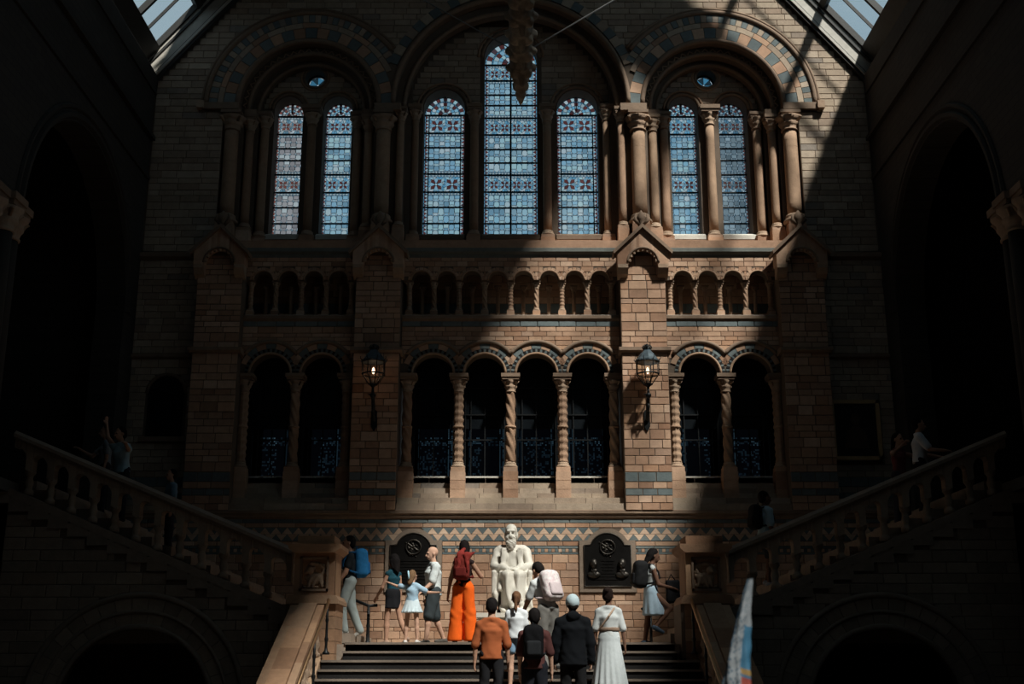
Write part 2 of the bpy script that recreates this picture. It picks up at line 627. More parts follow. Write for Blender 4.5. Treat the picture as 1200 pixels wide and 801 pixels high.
# tympana over the paired lights
for sx in (-1, 1):
    z = 14.99
    while z < 16.0:
        h = 0.14
        zm = z + h / 2
        ex = circ_excl(zm, [(sx * 4.05, 14.985, .44, 11), (sx * 5.2, 14.985, .44, 11)])
        if abs(zm - 15.8) < .32: q = math.sqrt(.32 ** 2 - (zm - 15.8) ** 2); ex.append((sx * 4.62 - q, sx * 4.62 + q))
        q = math.sqrt(max(0.0, 1.19 ** 2 - (zm - 14.8) ** 2))
        ms.course(sx * 4.63 - q, sx * 4.63 + q, z, z + h, 25.6, 'buff', (0.3, 0.5), ex)
        z += h
# window wall around the three centre lights
z = 14.9
while z < 17.2:
    zm = z + .075
    ex = circ_excl(zm, [(-1.56, 15.02, .58, 11), (0, 16.34, .72, 11), (1.56, 15.02, .58, 11)])
    q = math.sqrt(max(0.0, 2.4 ** 2 - (zm - 14.8) ** 2))
    ms.course(-q, q, z, z + .15, 25.6, 'buff', (0.3, 0.5), ex)
    z += .15
ms.flush(300)

# ---- arch rings
_vm = {}


def ring(parent, cx, cz, r0, r1, y0, y1, n, mats, name='voussoir', clip=None, a0=0.0, a1=PI, gap=0.012, joined=False):
    jm = {}
    for i in range(n):
        b0, b1 = a0 + (a1 - a0) * i / n, a0 + (a1 - a0) * (i + 1) / n
        am = (b0 + b1) / 2
        x, z = cx + (r0 + r1) / 2 * math.cos(am), cz + (r0 + r1) / 2 * math.sin(am)
        if clip and not clip(x, z): continue
        g = gap / (r0 + r1)
        mk = mats[i % len(mats)]
        if joined:
            jm.setdefault(mk, MB()).seg(cx, cz, r0, r1, b0 + g, b1 - g, y0, y1, 2)
            continue
        key = (round(r0, 4), round(r1, 4), n, i, mk, round(y1 - y0, 4), round(a0, 3), round(a1, 3))
        if key not in _vm:
            _vm[key] = MB().seg(0, 0, r0 + 0.004, r1 - 0.004, b0 + g, b1 - g, 0, y1 - y0, 2 if r1 < 1 else 3).mesh(name, M[mk])
        inst(name, _vm[key], parent, (cx, y0, cz))
    for mk, q in jm.items():
        q.build(name, M[mk], parent, kind='stuff')


def arc_roll(parent, cx, cz, R, rad, y, mat, name='roll_moulding', a0=0.0, a1=PI, n=40):
    pts = [(cx + R * math.cos(a0 + (a1 - a0) * i / n), y, cz + R * math.sin(a0 + (a1 - a0) * i / n)) for i in range(n + 1)]
    return MB().tube(pts, rad, 8).build(name, M[mat], parent, smooth=True)


for sx in (-1, 1):
    c = sx * 4.63
    cl = (lambda x, z: abs(x) > 2.74)
    arc_roll(wall_back, c, 14.77, 1.62, .06, 24.90, 'mould')
    ring(wall_back, c, 14.77, 1.67, 1.93, 24.865, 25.0, 21, ['blue', 'tan'], clip=cl)
    ring(wall_back, c, 14.77, 1.935, 2.07, 24.865, 25.0, 15, ['buff', 'tan', 'buff'], clip=cl)
    ring(wall_back, c, 14.77, 2.075, 2.27, 24.865, 25.0, 49, ['blue', 'buff'], clip=cl)
    a_end = math.acos((4.63 - 2.74) / 2.34)
    A0, A1 = (0.0, PI - a_end) if sx > 0 else (a_end, PI)
    arc_roll(wall_back, c, 14.77, 2.33, .06, 24.87, 'mould', 'hood_moulding', A0, A1)
    arc_roll(wall_back, c, 14.77, 2.41, .035, 24.86, 'mould', 'hood_moulding', A0, A1)
    MB().box(min(sx * 6.98, sx * 7.14), max(sx * 6.98, sx * 7.14), 24.74, 24.95, 14.62, 14.8).build('hood_stop', M['carve'], wall_back)
    # inner orders
    arc_roll(wall_back, c, 14.77, 1.42, .05, 25.16, 'mould')
    arc_roll(wall_back, c, 14.8, 1.24, .05, 25.42, 'mould')
    mbz = MB()
    for i in range(26):   # carved zigzag on the second order
        a = PI * (i + .5) / 26
        mbz.tube([(c + r * math.cos(a + d), 25.14, 14.77 + r * math.sin(a + d)) for r, d in ((1.46, -.05), (1.54, 0), (1.46, .05))], .018, 5)
    mbz.build('carved_band', M['carve'], wall_back, kind='stuff')
    for q in (4.05, 5.2):
        arc_roll(wall_back, sx * q, 14.985, .385, .035, 25.59, 'mould', n=24)
        arc_roll(wall_back, sx * q, 14.985, .46, .03, 25.585, 'col', n=24)
    arc_roll(wall_back, sx * 4.62, 15.8, .265, .04, 25.59, 'mould', 'oculus_ring', 0, 2 * PI)
    arc_roll(wall_back, sx * 4.62, 15.8, .325, .03, 25.59, 'col', 'oculus_ring', 0, 2 * PI)
    MB().seg(sx * 4.62, 15.8, .205, .24, 0, 2 * PI - .001, 25.92, 25.97, 24).build('oculus_frame', M['leadbar'], wall_back)
arc_roll(wall_back, 0, 14.8, 2.70, .06, 24.90, 'mould', n=60)
ring(wall_back, 0, 14.8, 2.78, 3.0, 24.87, 25.0, 36, ['buff', 'blue'], clip=lambda x, z: abs(x) < 2.72 and z > 15.6)
arc_roll(wall_back, 0, 14.8, 2.46, .05, 25.16, 'mould', n=60)
for c, r, zs in LAN[2:5]:
    arc_roll(wall_back, c, zs, r + .06, .04, 25.59, 'mould', n=30)
    arc_roll(wall_back, c, zs, r + .15, .03, 25.59, 'col', n=30)

# ---- columns
def shaft_mesh(name, r, h, style, mat):
    n, m = (24, 64) if style != 'plain' else (14, 8)
    def mod(a, z, i):
        t = z / (2 * PI * r)
        if style == 'spiral': return 1.0 + 0.17 * math.sin(4 * a + z / r * 2.0)
        if style == 'diamond': return 1.0 + 0.20 * math.cos(4 * a + z / r * 2.0) * math.cos(4 * a - z / r * 2.0)
        return 1.0
    prof = [(r * (1.0 - 0.04 * (i / m) ** 2), h * i / m) for i in range(m + 1)]
    mb = MB().lathe(prof, n=n, mod=mod)
    if h > 1.2:
        zs = [h * .5] if style != 'plain' else [h * k / 5 for k in range(1, 5)]
        for zz in zs:
            w = .03 if style != 'plain' else .006
            e = 1.22 if style != 'plain' else 0.985
            mb.lathe([(r * .9, zz - w), (r * e, zz - w * .6), (r * e, zz + w * .6), (r * .9, zz + w)], n=n)
    return mb.mesh(name, M[mat], smooth=True)


def base_mesh(r, h, mat):
    return MB().lathe([(r * 1.55, 0), (r * 1.6, h * .25), (r * 1.4, h * .42), (r * 1.22, h * .5), (r * 1.3, h * .7), (r * 1.25, h * .85), (r, h)], n=16).mesh('base', M[mat], True)


def cap_mesh(r, h, mat, aw):
    mb = MB()
    prof = [(r * 1.15, 0), (r * 1.15, h * .08), (r * 1.0, h * .12), (r * 1.1, h * .35), (r * 1.35, h * .5), (r * 1.2, h * .55), (r * 1.35, h * .75), (r * 1.75, h * .95), (r * 1.6, h)]
    mb.lathe(prof, n=24, mod=lambda a, z, i: (1.0 + (0.13 * abs(math.cos(4 * a)) if 3 <= i <= 7 else 0)))
    for k in range(4):
        a = PI / 4 + k * PI / 2
        mb.tube([(r * 1.1 * math.cos(a), r * 1.1 * math.sin(a), h * .45), (r * 1.8 * math.cos(a), r * 1.8 * math.sin(a), h * .88), (r * 2.0 * math.cos(a), r * 2.0 * math.sin(a), h * .8)], [r * .2, r * .25, r * .15], 6)
    return mb.mesh('capital', M[mat], True)


_cm = {}


def column(parent, x, y, zb, zt, r, style='plain', plinth=0.0, pw=None, impost=0.0, iw=None, mat='col', capf=1.0, basef=1.0):
    """pedestal block, base, shaft, capital and impost from zb up to zt"""
    H = zt - zb - plinth - impost
    hb, hc = r * 1.25 * basef, r * 2.7 * capf
    hs = H - hb - hc
    key = (round(r, 4), round(hs, 3), style, mat, round(plinth, 3), round(impost, 3))
    if key not in _cm:
        pw_ = pw or r * 3.4
        iw_ = iw or r * 3.9
        pm = MB()
        if plinth:
            nb_ = 3 if plinth > .6 else 1
            for q_ in range(nb_):
                pm.box(-pw_ / 2, pw_ / 2, -pw_ / 2, pw_ / 2, plinth * .86 * q_ / nb_ + .004, plinth * .86 * (q_ + 1) / nb_ - .004)
            pm.box(-pw_ * .48, pw_ * .48, -pw_ * .48, pw_ * .48, 0, plinth * .86)
            pm.box(-pw_ * .47, pw_ * .47, -pw_ * .47, pw_ * .47, plinth * .86, plinth)
        im = MB()
        if impost:
            im.box(-iw_ * .44, iw_ * .44, -iw_ * .44, iw_ * .44, 0, impost * .4)
            im.box(-iw_ * .5, iw_ * .5, -iw_ * .5, iw_ * .5, impost * .4, impost)
        _cm[key] = (shaft_mesh('column', r, hs, style, mat), base_mesh(r, hb, 'carve'), cap_mesh(r, hc, 'carve', iw_),
                    pm.mesh('plinth', M['tan']) if plinth else None, im.mesh('impost', M['mould']) if impost else None)
    s, b, c, p, i = _cm[key]
    z = zb + plinth
    o = inst('column', s, parent, (x, y, z + hb))
    inst('base', b, o, (x, y, z))
    inst('capital', c, o, (x, y, z + hb + hs))
    if p: inst('plinth', p, o, (x, y, zb))
    if i: inst('impost', i, o, (x, y, zt - impost))
    return o


for sx in (-1, 1):
    for X, Y, r, zt in ((2.90, 25.02, .165, 14.6), (3.26, 25.24, .10, 14.62), (3.55, 25.47, .105, 14.8), (5.71, 25.47, .105, 14.8), (6.0, 25.24, .10, 14.62), (6.36, 25.02, .165, 14.6)):
        pl = .55 if r > .15 else (.5 if Y < 25.4 else .38)
        column(wall_back, sx * X, Y, 11.36, zt, r, 'plain', plinth=pl, pw=.40 if r > .15 else .30, impost=.12, iw=.46 if r > .15 else .34, capf=.75 if r > .15 else 1.0)
    column(wall_back, sx * 4.62, 25.47, 11.36, 14.95, .105, 'plain', plinth=.40, pw=.34, impost=.16, iw=.46)
    column(wall_back, sx * 2.52, 25.08, 11.36, 14.75, .085, 'plain', plinth=.5, pw=.26, impost=.12, iw=.3)
    column(wall_back, sx * .84, 25.47, 11.36, 15.0, .10, 'plain', plinth=.42, pw=.32, impost=.14, iw=.36)
    column(wall_back, sx * 2.22, 25.47, 11.36, 15.0, .09, 'plain', plinth=.42, pw=.3, impost=.14, iw=.32)
    # impost course at the springing
    MB().box(min(sx * 6.2, sx * 7.02), max(sx * 6.2, sx * 7.02), 24.80, 25.15, 14.62, 14.78).build('impost_course', M['mould'], wall_back)
    MB().box(min(sx * 2.5, sx * 3.1), max(sx * 2.5, sx * 3.1), 24.82, 25.15, 14.60, 14.77).build('impost_course', M['mould'], wall_back)
    MB().box(min(sx * 3.15, sx * 3.42), max(sx * 3.15, sx * 3.42), 25.1, 25.4, 14.62, 14.75).build('impost_course', M['mould'], wall_back)
    MB().box(min(sx * 5.85, sx * 6.12), max(sx * 5.85, sx * 6.12), 25.1, 25.4, 14.62, 14.75).build('impost_course', M['mould'], wall_back)

# ---- floor of the window niche, sloping sills and main string course
mb = MB().box(-6.6, 6.6, 24.6, 26.05, 11.16, 11.36)
MB_sillbase = mb.build('sill_bench', M['tan'], wall_back)
for c, r, zs in LAN:
    MB().prism_x([(25.45, 11.70), (25.98, 11.70), (25.98, 11.90), (25.6, 11.88), (25.45, 11.80)], c - r - .04, c + r + .04).build('window_sill', M['sill'] if abs(c) > 3 else M['mould'], wall_back)
    MB().box(c - r - .05, c + r + .05, 25.46, 25.7, 11.34, 11.70).build('sill_block', M['tan'], wall_back)
trim1 = MB()
trim1.prism_x([(24.59, 11.10), (24.59, 11.18), (24.66, 11.24), (25.0, 11.24), (25.0, 10.98), (24.67, 10.98), (24.65, 11.05)], -6.7, 6.7)
struct('trim_1', trim1, M['slate'], 'dark projecting string course under the stained glass windows')

# ================================================================== piers, galleries and lower arcade
AF, PF, DF = 24.68, 24.35, 24.45
mb = MB()
mb.box(-8.4, 8.4, 26.0, 26.25, 9.3, 11.3)
slices(mb, -8.4, 8.4, 2.0, 9.3, 26.0, 26.25, [('box', c - .4, c + .4, 6.4, 8.2) for c in (-5.12, -4.03, -1.65, -.55, .55, 1.65, 4.03, 5.12)])
mb.box(-8.4, -6.6, 24.9, 26.0, 5.3, 11.25); mb.box(6.6, 8.4, 24.9, 26.0, 5.3, 11.25)
mb.box(-6.7, 6.7, 24.72, 26.0, 9.30, 9.62)     # gallery floor
mb.box(-6.7, 6.7, 25.2, 26.0, 8.9, 9.35); mb.box(-6.7, 6.7, 25.44, 26.0, 9.3, 11.2); mb.box(-6.7, 6.7, 24.9, 25.5, 10.98, 11.2)
mb.box(-6.7, 6.7, 24.98, 26.0, 5.2, 6.2)
BAYS = [(-5.77, -3.32), (-2.34, 2.34), (3.32, 5.77)]
ARC = {0: [-5.12, -4.03], 1: [-1.65, -.55, .55, 1.65], 2: [4.03, 5.12]}
for k, (a, b) in enumerate(BAYS):
    slices(mb, a, b, 8.38, 9.56, AF, AF + .3, [('arch', c, .42, 8.38, 8.38) for c in ARC[k]])
    n = int(round((b - a) / .56))
SM = {0: [-5.38, -4.83, -4.28, -3.74], 1: [-1.94, -1.39, -.84, -.28, .28, .84, 1.39, 1.94], 2: [3.74, 4.28, 4.83, 5.38]}
for k, (a, b) in enumerate(BAYS):
    slices(mb, a, b, 10.47, 11.02, AF, AF + .24, [('arch', c, .205, 10.47, 10.47) for c in SM[k]], n=14)
wall_arcade = struct('wall_arcade', mb, M['core'], 'arcaded middle stage of the end wall with open gallery')

ms = Masonry(wall_arcade)
for k, (a, b) in enumerate(BAYS):
    ex = lambda z, k=k: circ_excl(z, [(c, 8.38, .70, 8.0) for c in ARC[k]])
    ms.field(a, b, 8.6, 9.42, AF, 'tan', (0.09, 0.11), (0.25, 0.42), ex)
    ms.course(a, b, 9.42, 9.54, AF, 'blue', (0.35, 0.5), proud=.02)
    ms.field(a, b, 10.55, 10.99, AF, 'tan', (0.11, 0.12), (0.2, 0.3), lambda z, k=k: circ_excl(z, [(c, 10.47, .285, 9.0) for c in SM[k]]))
    # back wall of the gallery passage
    ms.field(a, b, 9.68, 10.9, 25.44, 'tan', (0.15, 0.17), (0.3, 0.5), bands=((9.95, 10.17, 'blue'),))
for sx in (-1, 1):
    a, b = (6.69, 8.3) if sx > 0 else (-8.3, -6.69)
    exc = (lambda z: [(6.74, 7.86)] if 6.52 < z < 7.9 else []) if sx > 0 else (lambda z: circ_excl(z, [(-7.35, 8.0, .44, 7.05)]))
    ms.field(a, b, 5.44, 8.76, 24.9, 'buff', (0.13, 0.15, 0.17), (0.3, 0.5), exc, bands=((5.74, 5.87, 'blue'), (6.0, 6.2, 'blue')))
    ms.field(a, b, 8.88, 11.2, 24.9, 'buff', (0.13, 0.15, 0.17), (0.3, 0.5))
ms.flush(300)
for k, (a, b) in enumerate(BAYS):
    for c in ARC[k]:
        arc_roll(wall_arcade, c, 8.38, .445, .028, AF - .01, 'sill' if False else 'col', 'roll_moulding', n=20)
        ring(wall_arcade, c, 8.38, .475, .54, AF - .02, AF + .1, 31, ['riser', 'blue'], name='dentil_and_shade', joined=True, clip=lambda x, z, c=c: abs(x - c) < .545)  # black segments paint the shadows in the dentil ring
        ring(wall_arcade, c, 8.38, .545, .665, AF - .022, AF + .1, 9, ['blue', 'tan'], clip=lambda x, z, c=c: abs(x - c) < .56 and z > 8.45)
        t = math.acos(.55 / .70)
        arc_roll(wall_arcade, c, 8.38, .70, .045, AF - .03, 'mould', 'hood_moulding', t, PI - t, n=20)
    for c in SM[k]:
        ring(wall_arcade, c, 10.47, .235, .285, AF - .02, AF + .1, 9, ['tan'], name='arch_ring', joined=True)
        arc_roll(wall_arcade, c, 10.47, .22, .02, AF - .01, 'col', n=14)
CX = {0: [-5.66, -4.575, -3.48], 1: [-2.19, -1.1, 0, 1.1, 2.19], 2: [3.48, 4.575, 5.66]}
ST = ['diamond', 'spiral']
for k in CX:
    for i, x in enumerate(CX[k]):
        column(wall_arcade, x, 24.80, 5.72, 8.38, .095, ST[(i + k) % 2], plinth=.66, pw=.31, impost=.13, iw=.40)
SX = {0: [-5.65, -5.11, -4.55, -4.01, -3.47], 1: [-2.2, -1.665, -1.115, -.56, 0, .56, 1.115, 1.665, 2.2], 2: [3.47, 4.01, 4.55, 5.11, 5.65]}
for k in SX:
    for i, x in enumerate(SX[k]):
        column(wall_arcade, x, 24.80, 9.66, 10.47, .05, 'spiral' if i % 2 else 'diamond', plinth=.15, pw=.165, impost=.03, iw=.18)
    for x in SM[k]:
        column(wall_arcade, x, 25.10, 9.66, 10.47, .042, 'plain', plinth=.04, pw=.14, impost=.03, iw=.16)
for k, (a, b) in enumerate(BAYS):
    MB().prism_x([(24.62, 9.59), (24.62, 9.66), (24.72, 9.68), (25.0, 9.68), (25.0, 9.53), (24.67, 9.53)], a, b).build('gallery_sill', M['mould'], wall_arcade)
    MB().box(a, b, 24.66, 25.4, 9.665, 9.678).build('gallery_ledge', M['sill'], wall_arcade)
    # stepped sill below the arcade: courses rising backwards
    zs = [5.44, 5.59, 5.72, 5.84, 5.96, 6.08, 6.2]
    ys = [24.40, 24.50, 24.70, 24.80, 24.90, 24.98]
    for i in range(6):
        x = a
        while x < b - .01:
            w = random.uniform(.45, .8)
            e = min(b, x + w)
            if b - e < .2: e = b
            MB().box(x + .004, e - .004, ys[i], 25.1, zs[i] + .004, zs[i + 1] - .004).build('sill_course_block', M['buff'], wall_arcade)
            x = e
    # dark glazed screens in the arches
SCREEN = ['at the far left', 'left of the left lantern', 'first right of the left lantern', 'left of the middle column', 'right of the middle column', 'just left of the right lantern', 'first right of the right lantern', 'at the far right']
for n_, c in enumerate([c for k in ARC for c in ARC[k]]):
    w = thing('window_%d' % (n_ + 8), 'dark leaded screen in lower arch %s' % SCREEN[n_], None, (c, 25.27, 6.2), kind='structure')
    MB().prism([(c + .5 * math.cos(PI * i / 16), 8.38 + .5 * math.sin(PI * i / 16)) for i in range(17)] + [(c - .5, 7.3), (c + .5, 7.3)], 25.26, 25.29).build('upper_pane', M['darkglass'], w)
    rnd = random.Random(n_ + 3)
    gp = MB()
    NX, NZ = 24, 30
    for i in range(NX):
        for j in range(NZ):
            x0, z0 = -.45 + i * .0375, j * .0367
            e = min(i, NX - 1 - i)
            t = 0.0
            if e in (1, 3) and rnd.random() < .8: t = .16
            elif 20 <= j <= 24 and rnd.random() < .55: t = .30 * rnd.random()
            elif j < 19 and rnd.random() < .35: t = .10 * rnd.random()
            t *= .5 * (1.0, .5, 1.3, .2, .2, 1.0, .6, .8)[(n_ * 3 + i // 5) % 8]
            col = (.55 * t, .85 * t, 1.0 * t)
            p4 = [(x0, z0), (x0 + .0375, z0), (x0 + .0375, z0 + .0367), (x0, z0 + .0367)]
            if t > .01: piece(gp, p4, col)
            else: gp.add([(x, 0, z) for x, z in p4], [(0, 1, 2, 3)], 0, (.002, .002, .003))
    inst('leaded_pane', gp.mesh('leaded_pane', M['screen']), w, (c, 25.27, 6.2))
    sb_ = MB()
    for s_ in (-1, 1): sb_.box(min(c + s_ * .44, c + s_ * .56), max(c + s_ * .44, c + s_ * .56), 25.24, 25.30, 6.2, 8.6)
    sb_.build('screen_border', M['darkglass'], w)
    fr = MB()
    for x in (-.42, -.30, 0, .30, .42): fr.box(c + x - .012, c + x + .012, 25.22, 25.26, 6.2, 8.4)
    for z in (6.24, 7.05, 7.6, 8.2): fr.box(c - .45, c + .45, 25.21, 25.26, z - .014, z + .014)
    fr.build('screen_bars', M['iron'], w)
    MB().box(c - .44, c + .44, 25.0, 25.25, 6.2, 6.24).build('window_sill', M['sill'], w)

# ---- the four piers with gabled caps
def pier(c, label):
    x0, x1 = c - .485, c + .485
    p = struct('pier', MB().box(x0, x1, PF, 26.0, 5.44, 11.0), M['core'], label)
    ms = Masonry(p)
    ms.field(x0, x1, 5.44, 8.75, PF, 'tan', (0.13, 0.15, 0.19, 0.21), (0.26, 0.40), bands=((5.74, 5.88, 'blue'), (6.02, 6.22, 'blue')))
    ms.field(x0, x1, 8.86, 10.92, PF, 'tan', (0.12, 0.13, 0.2), (0.26, 0.40))
    ms.flush(300, depth=.1)
    MB().prism_x([(PF - .02, 8.75), (PF - .09, 8.79), (PF - .09, 8.86), (PF, 8.88), (PF + .4, 8.88), (PF + .4, 8.75)], x0 - .06, x1 + .06).build('string_course', M['mould'], p)
    # gabled cap
    mb = MB()
    gz = lambda x: 11.48 - abs(x - c) * .98
    slices(mb, c - .545, c + .545, 10.66, gz, PF - .2, PF + .15, [('arch', c, .31, 10.70, 10.60), ('box', c - .31, c + .31, 10.5, 10.66)], n=14)
    g = mb.build('gable', M['tan'], p)
    for s in (-1, 1):
        MB().prism([(c + s * .62, 10.87), (c, 11.47), (c, 11.56), (c + s * .64, 10.94)], PF - .28, PF + .15).build('raking_cornice', M['mould'], g)
        MB().prism_x([(PF - .2, 10.66), (PF - .2, 10.58), (PF - .12, 10.46), (PF + .05, 10.38), (PF + .05, 10.66)], c + s * .43 - .11, c + s * .43 + .11).build('corbel', M['carve'], g)
    arc_roll(g, c, 10.70, .33, .025, PF - .2, 'mould', n=18)
    sc = MB()
    for i in range(9):
        a = PI * (i + .5) / 9
        sc.lathe([(.001, -.04), (.03, -.03), (.035, 0), (.03, .03), (.001, .04)], n=6).v
        sc.v[-30:] = [(c + .29 * math.cos(a) + x, PF - .17 + y, 10.70 + .29 * math.sin(a) + z) for x, y, z in sc.v[-30:]]
    sc.build('scalloped_edge', M['carve'], g, kind='stuff')
    f = MB().lathe([(.05, 11.5), (.07, 11.55), (.04, 11.6), (.09, 11.68), (.10, 11.76), (.05, 11.86), (.01, 11.92)], c, PF - .1, 10)
    for s in (-1, 1): f.tube([(c + s * .03, PF - .1, 11.58), (c + s * .14, PF - .12, 11.70), (c + s * .12, PF - .12, 11.84)], [.04, .045, .015], 7)
    f.build('finial', M['mould'], g, smooth=True)
    return p


pier(-6.23, 'dark outer pier with gabled cap at the left of the end wall')
pier(-2.83, 'terracotta pier carrying the left lantern between the arcades')
pier(2.83, 'sunlit terracotta pier carrying the right lantern between the arcades')
pier(6.23, 'shaded outer pier with gabled cap at the right of the end wall')
for k, (a, b) in enumerate([(-8.3, -6.71), (6.71, 8.3)]):
    struct('trim_%d' % (k + 2), MB().prism_x([(24.88, 11.0), (24.80, 11.06), (24.80, 11.16), (24.9, 11.2), (25.0, 11.2), (25.0, 11.0)], a, b).prism_x([(24.88, 8.75), (24.81, 8.79), (24.81, 8.86), (24.9, 8.88), (25.0, 8.88), (25.0, 8.75)], a, b), M['mould'])

# dark niche on the left side wall panel
MB().prism([(-7.35 + .38 * math.cos(PI * i / 14), 8.0 + .38 * math.sin(PI * i / 14)) for i in range(15)] + [(-7.73, 7.05), (-6.97, 7.05)], 24.87, 24.9).build('niche', M['darkglass'], wall_arcade)
arc_roll(wall_arcade, -7.35, 8.0, .41, .04, 24.87, 'mould', n=16)
MB().box(-7.85, -6.85, 24.8, 24.9, 6.95, 7.05).build('niche_sill', M['mould'], wall_arcade)

# ---- cornice over the dado
mb = MB().prism_x([(24.44, 5.27), (24.40, 5.31), (24.395, 5.36), (24.36, 5.38), (24.36, 5.44), (24.40, 5.46), (24.9, 5.46), (24.9, 5.27)], -8.4, 8.4)
struct('trim_4', mb, M['mould'], 'long brown cornice over the zigzag frieze')

# ---- dado wall with friezes
mb = MB().box(-8.4, 8.4, DF, 26.0, 0.0, 5.28)
wall_dado = struct('wall_dado', mb, M['core'], 'terracotta dado wall with zigzag frieze behind the statue')
ms = Masonry(wall_dado)
PLX = [(-2.53, -1.39), (1.39, 2.53)]
pex = lambda z: [p for p in PLX if 3.82 < z < 4.83]
zc = 2.75
hs = [.15, .15, .075, .15, .15, .14, .075, .15, .15, .15, .15, .15, .15]
i = 0
while zc < 4.55:
    h = hs[i % len(hs)]
    if zc + h > 4.5: h = 4.56 - zc
    ms.course(-8.2, 8.2, zc, zc + h, DF, 'tan', (.26, .42), pex(zc + h / 2))
    zc += h; i += 1
ms.course(-8.2, 8.2, 4.56, 4.605, DF, 'blue', (.4, .6), pex(4.58))
ms.course(-8.2, 8.2, 4.675, 4.73, DF, 'blue', (.4, .6), pex(4.7))
ms.course(-8.2, 8.2, 4.73, 4.82, DF, 'tan', (.32, .5), pex(4.78))
ms.course(-8.2, 8.2, 5.10, 5.19, DF, 'tan', (.32, .5))
ms.course(-8.2, 8.2, 5.19, 5.27, DF, 'blue', (.4, .6))
sq = {'tan': MB(), 'blue': MB()}
x = -8.2; j = 0
while x < 8.2:
    if not any(a - .05 < x + .035 < b + .05 for a, b in PLX):
        sq['tan' if j % 2 else 'blue'].box(x + .004, x + .066, DF - .012, DF + .02, 4.609, 4.671)
    x += .07; j += 1
for k in sq: sq[k].build('square_tile', M[k], wall_dado, kind='stuff')
# zigzag: triangles
PT, HT = .227, .135
tri_up = {k: MB().prism([(-PT / 2 + .006, .003), (PT / 2 - .006, .003), (0, HT - .003)], 0, .04).mesh('triangle_tile', M[k]) for k in ('buff', 'blue')}
tri_dn = {k: MB().prism([(-PT / 2 + .006, HT - .003), (PT / 2 - .006, HT - .003), (0, .003)], 0, .04).mesh('triangle_tile', M[k]) for k in ('buff', 'blue')}
tri_cream = matte('cream_tile', [(.50, .34, .24), (.56, .40, .29), (.45, .29, .20)])
for d in (tri_up['buff'], tri_dn['buff']): d.materials[0] = tri_cream
nt = 0
farq = {}
for r in range(2):
    zb = 4.965 if r == 0 else 4.83
    for q in range(-36, 37):
        X = q * PT
        for me, dx, key in (((tri_up['buff'], 0, 'c'), (tri_dn['blue'], PT / 2, 'b')) if r == 0 else ((tri_dn['buff'], PT / 2, 'c'), (tri_up['blue'], 0, 'b'))):
            xx = X + dx
            if any(abs(xx - s * 1.96) < math.sqrt(max(0, .42 ** 2 - (zb - 4.62) ** 2)) for s in (-1, 1)): continue
            inst('triangle_tile', me, wall_dado, (xx, DF - .012 + random.uniform(-.003, .003), zb))
ms.flush(300)
# ================================================================== stained glass
PAL = {
    'cool': dict(light=(.66, .90, 1.0), mid=(.44, .70, .85), blue=(.28, .62, .84), deep=(.13, .40, .58), red=(.22, .06, .055), dark=(.13, .07, .08), white=(.90, 1.0, 1.0)),
    'warm': dict(light=(.72, .62, .59), mid=(.52, .44, .43), blue=(.32, .54, .66), deep=(.16, .32, .42), red=(.38, .11, .08), dark=(.18, .06, .05), white=(.92, .90, .86)),
    'grey': dict(light=(.44, .50, .52), mid=(.31, .37, .40), blue=(.18, .34, .46), deep=(.09, .21, .30), red=(.24, .08, .065), dark=(.11, .05, .045), white=(.64, .72, .75)),
}


def jit(c, a=.25):
    k = 1 + random.uniform(-a, a)
    return tuple(min(1.0, q * k) for q in c)


def border_v(mb, x0, x1, z0, z1, P):
    out = x0 if (x0 + x1) < 0 else x1
    inn = x1 if out == x0 else x0
    w = inn - out
    a1, a2 = out + w * .16, out + w * .88
    n = max(2, int(round((z1 - z0) / .095)))
    d = (z1 - z0) / n
    for i in range(n):
        a, b = z0 + i * d, z0 + (i + 1) * d
        m = (a + b) / 2
        piece(mb, [(out, a), (a1, a), (a1, b), (out, b)], jit(P['blue'], .15))
        piece(mb, [(a2, a), (inn, a), (inn, b), (a2, b)], jit(P['blue'], .15))
        piece(mb, [(a1, a), (a1, b), (a2, m)], jit(P['red'] if i % 3 else P['dark']))
        piece(mb, [(a1, a), (a2, a), (a2, m)], jit(P['white'], .15))
        piece(mb, [(a1, b), (a2, b), (a2, m)], jit(P['mid'] if i % 2 else P['white'], .15))


def border_h(mb, x0, x1, z0, z1, P):
    n = max(3, int(round((x1 - x0) / .075)))
    d = (x1 - x0) / n
    for i in range(n):
        c = x0 + (i + .5) * d
        zc = (z0 + z1) / 2
        r = min(d, z1 - z0) * .42
        piece(mb, [(c + r * math.cos(PI / 4 * k), zc + r * math.sin(PI / 4 * k)) for k in range(8)], jit(P['white'], .15))
        for (u, v) in ((-1, -1), (1, -1), (1, 1), (-1, 1)):
            piece(mb, [(c + u * d / 2, zc + v * (z1 - z0) / 2), (c + u * d / 2, zc), (c, zc + v * (z1 - z0) / 2)][::1], jit(P['deep']))


